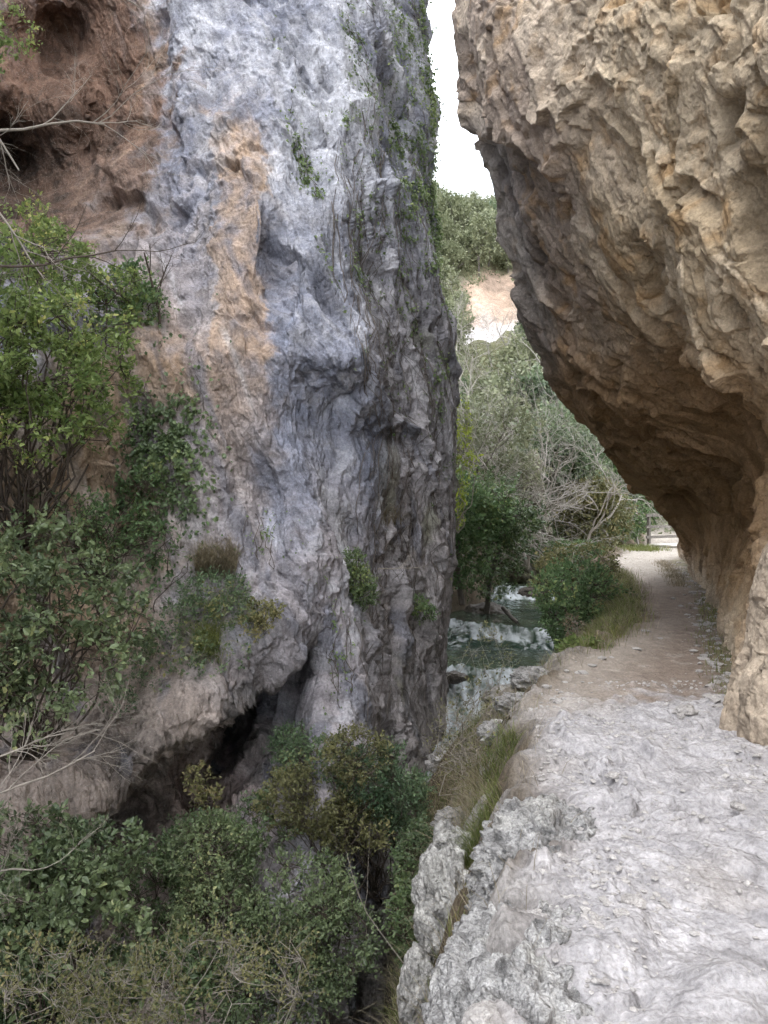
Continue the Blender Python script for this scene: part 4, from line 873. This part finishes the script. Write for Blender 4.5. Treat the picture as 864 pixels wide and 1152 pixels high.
shrub('leafy_bush', 'cool green broad leaved bush low on the left of the tall cliff', 'bush', lp(40, 860, .2),
      [B(50, 640, 1.3, .5, .5, .28), B(110, 680, 1.2, .42, .5, .28), B(20, 700, 1.4, .45, .5, .35), B(70, 750, 1.3, .5, .5, .25), B(150, 700, 1.0, .25, .3, .2), B(10, 620, 1.2, .35, .4, .25), B(-40, 700, 1.4, .4, .5, .6), B(20, 790, 1.3, .35, .4, .2)],
      2300, 12, .045, .16, 'leafcool', 'darktwig', stems=40, sr=.012, gap=.38, gapf=3.0, shell=.4)
shrub('leafy_bush', 'thin mid green bush joining the upper tree and lower bush', 'bush', lp(110, 660, .1),
      [B(120, 590, .5, .4, .3, .22), B(60, 580, .6, .4, .3, .2), B(170, 610, .35, .25, .25, .15), B(155, 560, .4, .25, .25, .2)], 330, 8, .042, .15, 'leafmid', 'darktwig', stems=34, sr=.008, gap=.25, twigs=.8)
shrub('bush', 'green shrub rooted below the orange stain beside the dead sapling', 'bush', lp(160, 360, 0), [B(150, 320, .4, .22, .2, .2), B(165, 345, .3, .18, .2, .18), B(130, 350, .5, .2, .2, .2)], 330, 8, .045, .12, 'leafmid', stems=14, sr=.008, gap=.15)
shrub('bush', 'spray of leaves at the top left corner of the hollow', 'bush', lp(-30, 60, .3), [B(12, 25, 1.6, .25, .3, .35), B(25, 50, 1.6, .15, .3, .15), B(-20, 50, 1.6, .2, .3, .4)], 260, 8, .05, .15, 'leafbright', 'bark', stems=14, sr=.008, gap=.2)
shrub('bush', 'small dark green bush clinging to the middle of the tall cliff', 'bush', lp(400, 640, -.05), [B(398, 635, .12, .09, .12, .13), B(405, 655, .15, .13, .12, .13), B(410, 672, .12, .1, .1, .09)], 420, 8, .028, .09, 'leafdark', stems=14, sr=.005, gap=-.1)
shrub('bush', 'scrubby olive cushion on the ledge above the cave lip', 'bush', lp(240, 680, 0), [B(240, 665, .25, .32, .25, .14), B(215, 690, .25, .25, .2, .12), B(265, 690, .25, .22, .2, .12)], 700, 8, .025, .09, 'leafbox', 'twig', stems=24, sr=.005, gap=.05)
shrub('bush', 'yellow green sprig beside the scrubby cushion on the ledge', 'bush', lp(295, 700, 0), [B(297, 688, .25, .14, .12, .09), B(285, 705, .2, .12, .12, .08)], 170, 7, .03, .08, 'leafolive', stems=10, sr=.004, gap=.0)
shrub('bush', 'low green plant on a ledge near the cliff rim above the pool', 'bush', lp(465, 685, 0), [B(463, 680, .2, .2, .15, .08), B(475, 690, .2, .15, .15, .08)], 260, 7, .03, .09, 'leafmid', stems=10, sr=.004, gap=0)
shrub('bush', 'sparse grey green plants around the ledge beneath the bush', 'bush', lp(190, 740, 0), [B(190, 730, .3, .35, .25, .2), B(250, 740, .25, .3, .2, .12), B(150, 780, .3, .3, .2, .15)], 420, 7, .03, .1, 'leafbox', 'twig', stems=40, sr=.005, gap=.2, twigs=.7)
# cliff hanging grass
def cliff_grass(label, px, py, n, sx, sy, h, m='drygrass'):
    k = np.nonzero((np.abs(LPX-px) < sx) & (np.abs(LPY-py) < sy))
    j = rng.integers(0, len(k[0]), n); pos = LV[k[0][j], k[1][j]]; V, Fq = blades(pos, h, .0022, 1.3, (0.1, -1.2, 0))
    return tag(make_mesh('grass_tuft', V, Fq, M[m], smooth=False), label, 'grass tuft')
cliff_grass('pale dry grass hanging above the scrubby ledge cushion', 242, 640, 900, 22, 14, .22)
cliff_grass('dark hanging grass below the ledge cushion', 235, 735, 600, 14, 14, .2, 'grass')
cliff_grass('brown grass tuft hanging beside the dark clinging bush', 442, 585, 300, 8, 8, .15)
# creeping ivy: leaves rooted on the displaced rock
def ivy(label, mask, n, ls=.035, m='leafivy', stems=16, sp=.04, nm='ivy', cat='ivy', clump=1.0):
    w = mask*np.clip((fbm(LV*2.2, 4, 611)+.12*clump), 0, 1)*np.clip(fbm(LV*9, 2, 612)+.25, 0, 1)
    w = w.ravel(); w = w/w.sum(); k = rng.choice(len(w), n, p=w); Vf = LV.reshape(-1, 3)[k]; Nf = LN.reshape(-1, 3)[k]
    pos = Vf+Nf*rng.uniform(.0, sp, (n, 1)); dr = nrmz(np.array([0, 0, -1.])+rng.normal(size=(n, 3))*.7+Nf*.5); nr = nrmz(Nf+rng.normal(size=(n, 3))*.45+np.array([0, 0, .5]))
    V, Fq = leaf_geo(pos, dr, nr, ls*rng.uniform(.5, 1.2, n), .8)
    t = thing(nm, Vf.mean(0), label, cat); make_mesh('foliage', V, Fq, M[m], t, smooth=False)
    polys = []; c = Vf[rng.choice(n, stems)]
    for q in c:
        d = ((Vf-q)**2).sum(1); near_ = Vf[d < .35**2]; a = near_[np.argmax(near_[:, 2])]; e = near_[np.argmin(near_[:, 2])]
        polys.append((wiggle(a+(0, -.03, 0), e+(0, -.03, 0), 10, .3), np.linspace(.003, .004, 10)))
    V, Fq = tubes(polys, 4); make_mesh('stems', V, Fq, M['darktwig'], t)
ivy('dense ivy veil on the rim at the top of the tall cliff', (sst(-62, -25, LREL)*sst(-60, 0, LPY)*sst(330, 240, LPY)), 8500, .05, sp=.08, clump=2.5)
ivy('scattered ivy leaves in the crack near the top of the tall cliff', blob(LPX, LPY, 398, 60, 16, 80)+.8*blob(LPX, LPY, 350, 190, 12, 90, -.25)+.4*blob(LPX, LPY, 430, 200, 30, 130), 1700, .045)
ivy('thin ivy trailing down the rim in the middle of the tall cliff', blob(LPX, LPY, 470, 320, 22, 90)+.6*blob(LPX, LPY, 415, 290, 14, 50)+.5*blob(LPX, LPY, 500, 440, 10, 120), 1500, .045)
ivy('dark ivy curtain hanging under the orange stain', blob(LPX, LPY, 195, 490, 26, 60)+.7*blob(LPX, LPY, 190, 560, 34, 50), 2600, .05, 'leafdark', sp=.12, clump=3)
ivy('ivy trailing right of the bright leafy tree', blob(LPX, LPY, 165, 545, 30, 50)+.5*blob(LPX, LPY, 120, 620, 60, 40), 1300, .045, 'leafmid', sp=.1, clump=2)
ivy('tiny green plants dotted over the lower face', blob(LPX, LPY, 380, 720, 12, 60)+.3*blob(LPX, LPY, 280, 620, 60, 30), 260, .03)
# vine stems down the striated rim
t = thing('creeper_stems', lp(480, 400), 'grey creeper stems netted over the dark rim of the tall cliff', 'creeper'); polys = []
cols = LV.shape[1]
for i in range(110):
    j0 = rng.integers(619, 738); i0 = rng.integers(180, 700); L = rng.integers(120, 330); jj = j0; pts = []
    for a in range(0, L, 10):
        jj = int(np.clip(jj+rng.integers(-2, 4), 604, 749)); pts.append(LV[min(len(LV)-1, i0+a), jj]+LN[min(len(LV)-1, i0+a), jj]*.015)
    polys.append((np.array(pts), np.linspace(.0045, .002, len(pts))*rng.uniform(.6, 1.6)))
V, Fq = tubes(polys, 4); make_mesh('stems', V, Fq, M['bark'], t)

# ravine bushes (fine box leaves)
def ravb(label, base, blobs, n, m='leafbox', ls=.026, **kw):
    kw.setdefault('gap', .2); kw.setdefault('stems', 26); kw.setdefault('sr', .008); kw.setdefault('gapf', 3.0)
    return shrub('bush', label, 'bush', base, blobs, n, 10, ls, .11, m, 'darktwig', **kw)
ravb('dark green box bush against the foot of the cliff beside the crevice', P(420, 1010, 7.0), [(P(430, 880, 6.9), (.38, .35, .28)), (P(360, 860, 7.2), (.35, .35, .25)), (P(455, 900, 6.9), (.2, .3, .35)), (P(330, 840, 7.4), (.18, .2, .15))], 2600, gapf=2.0)
ravb('olive tinted box bush in front of the cave mouth', P(370, 1030, 6.6), [(P(400, 850, 6.7), (.25, .3, .18)), (P(340, 900, 6.6), (.35, .35, .22)), (P(400, 930, 6.5), (.3, .3, .15))], 1500, 'leafolive', gapf=2.6, gap=.22)
ravb('wide blue green box bush filling the bottom of the ravine', P(320, 1250, 5.6), [(P(330, 1010, 5.6), (.42, .4, .26)), (P(260, 1040, 5.5), (.4, .4, .28)), (P(370, 1060, 5.4), (.3, .3, .28)), (P(310, 1110, 5.2), (.4, .4, .25)), (P(240, 960, 5.8), (.3, .3, .22))], 4200, 'leafcool', ls=.024, gapf=2.0)
ravb('shadowy box bush climbing left of the cave mouth', P(180, 1100, 6.0), [(P(230, 960, 6.1), (.35, .3, .25)), (P(290, 930, 6.3), (.25, .3, .2)), (P(170, 1010, 5.8), (.3, .3, .25))], 1700, 'leafdark')
ravb('round leaved bush at the bottom left with glossy sprays', P(60, 1200, 4.4), [(P(60, 1010, 4.6), (.32, .3, .25)), (P(20, 1060, 4.4), (.3, .3, .25)), (P(110, 960, 4.9), (.3, .25, .14)), (P(120, 1060, 4.5), (.2, .2, .18)), (P(20, 950, 4.8), (.3, .3, .18))], 1500, 'leafcool', ls=.04, twigs=.5)
ravb('dark undergrowth bush at the bottom left corner', P(60, 1300, 4.8), [(P(60, 1130, 4.7), (.5, .4, .22)), (P(170, 1120, 4.9), (.35, .3, .25))], 1500, 'leafdark', ls=.035)
shrub('bush', 'spindly bush with yellowish buds in the bottom foreground', 'bush', P(190, 1300, 3.9), [(P(220, 1110, 3.9), (.35, .3, .2)), (P(140, 1130, 3.9), (.3, .3, .18)), (P(300, 1100, 4.1), (.22, .2, .18)), (P(60, 1110, 3.7), (.25, .2, .2))], 800, 9, .018, .13, 'leafolive', 'twig', stems=30, sr=.005, gap=.1, twigs=.55)
shrub('bush', 'small yellowing sprig hanging in front of the dark cave', 'bush', lp(225, 900, .3), [(P(225, 880, 6.6), (.1, .1, .13)), (P(235, 900, 6.6), (.09, .1, .08))], 80, 7, .03, .08, 'leafolive', stems=6, sr=.004, gap=-.1)
ravb('dark leafy bush down in the crevice beside the near bank', P(480, 1150, 5.4), [(P(472, 980, 5.9), (.14, .3, .3)), (P(470, 1040, 5.4), (.16, .25, .25))], 900, 'leafdark', gap=.05)

# bare branches on the left
def bare_branch(label, a, d, L, r, m='twig', depth=3, nb=3, spread=.6, up=.05, name='bare_branch', wig=.25):
    polys = []; grow(a, d, L, r, depth, polys, spread, up, None, nb, wig, .6)
    t = thing(name, a, label, 'branch'); V, Fq = tubes(polys[:1], 6); make_mesh('stem', V, Fq, M[m], t); V, Fq = tubes(polys[1:], 4); make_mesh('twigs', V, Fq, M[m], t)
bare_branch('grey leafless branch reaching right across the orange hollow', P(-60, 155, 4.8), (1, .1, .08), .95, .011, 'twig', 3, 5)
bare_branch('leafless branch drooping at the top left corner', P(-40, 60, 4.8), (.6, 0, -1), .8, .010, 'twig', 3, 4)
bare_branch('leafless branch crossing below the hollow', P(-40, 190, 4.6), (.7, 0, -.7), .8, .008, 'twig', 3, 4)
bare_branch('dark branch across the bright leafy tree', P(-30, 300, 4.5), (1, 0, -.06), .8, .009, 'darktwig', 2, 4)
bare_branch('pale forked twigs reaching over the dark cave lip', P(-60, 930, 3.9), (1, .1, .5), .75, .008, 'twig', 3, 5, .5)
bare_branch('lower pale twigs at the left edge by the cave lip', P(-50, 1000, 3.9), (1, .1, .45), .6, .007, 'twig', 3, 5, .5)
bare_branch('thin twigs rising at the left edge below the cool green bush', P(-30, 860, 3.9), (.9, .1, .25), .45, .006, 'twig', 3, 5, .6)
bare_branch('leafless twigs over the top edge of the cliff shoulder', P(95, -40, 6.0), (.5, 0, -.5), .5, .008, 'twig', 3, 4)
bare_branch('dead grey sapling standing on the ledge by the orange stain', lp(180, 368, .12), (.0, -.15, 1), .75, .018, 'darktwig', 3, 3, .7, name='dead_sapling', wig=.12)
bare_branch('long bleached stem arching over the ravine bush', P(455, 1085, 5.0), (-.35, 0, 1), .8, .004, 'twig', 1, 2, .3)
bare_branch('thin grey twigs poking from the crack above the clinging bush', lp(425, 640, .1), (1, -.3, .2), .5, .006, 'twig', 2, 4)

# ------------------------------------------------------------------ light, sky, camera
EL, AZ = math.radians(66), math.radians(215)    # sun behind the viewer, soft through high cloud
w = bpy.data.worlds.new('World'); SC.world = w; w.use_nodes = True; nt = w.node_tree; nt.nodes.clear()
out = nt.nodes.new('ShaderNodeOutputWorld'); bg = nt.nodes.new('ShaderNodeBackground'); sk = nt.nodes.new('ShaderNodeTexSky')
sk.sky_type = 'NISHITA'; sk.sun_disc = False; sk.sun_elevation = EL; sk.sun_rotation = AZ; sk.dust_density = 3; sk.air_density = 1.2
mx = nt.nodes.new('ShaderNodeMix'); mx.data_type = 'RGBA'; mx.inputs[0].default_value = .72; mx.inputs[7].default_value = (30, 30.8, 32.5, 1)
nt.links.new(sk.outputs[0], mx.inputs[6]); nt.links.new(mx.outputs[2], bg.inputs[0]); bg.inputs[1].default_value = .15; nt.links.new(bg.outputs[0], out.inputs[0])
s = bpy.data.lights.new('Sun', 'SUN'); s.energy = 1.2; s.angle = math.radians(18); s.color = (1, .95, .87)
so = bpy.data.objects.new('Sun', s); COL.objects.link(so)
dv = Vector((math.sin(AZ)*math.cos(EL), math.cos(AZ)*math.cos(EL), math.sin(EL))); so.rotation_euler = dv.to_track_quat('Z', 'Y').to_euler()
cam = bpy.data.cameras.new('Camera'); co = bpy.data.objects.new('Camera', cam); COL.objects.link(co); SC.camera = co
co.location = (0, 0, CAMZ); co.rotation_euler = (math.pi/2, 0, 0); cam.sensor_fit = 'VERTICAL'; cam.sensor_height = 36; cam.lens = 36*F/1152; cam.shift_y = -16/1152
cam.clip_start = .05; cam.clip_end = 3000
SC.view_settings.view_transform = 'Standard'; SC.view_settings.look = 'None'; SC.view_settings.exposure = 0
SC.render.engine = 'CYCLES'; SC.cycles.use_denoising = True; SC.cycles.max_bounces = 4; SC.cycles.diffuse_bounces = 3; SC.cycles.glossy_bounces = 2; SC.cycles.caustics_reflective = False; SC.cycles.caustics_refractive = False; SC.cycles.transparent_max_bounces = 4
SC.cycles.use_adaptive_sampling = True; SC.cycles.adaptive_threshold = .06; SC.cycles.adaptive_min_samples = 16
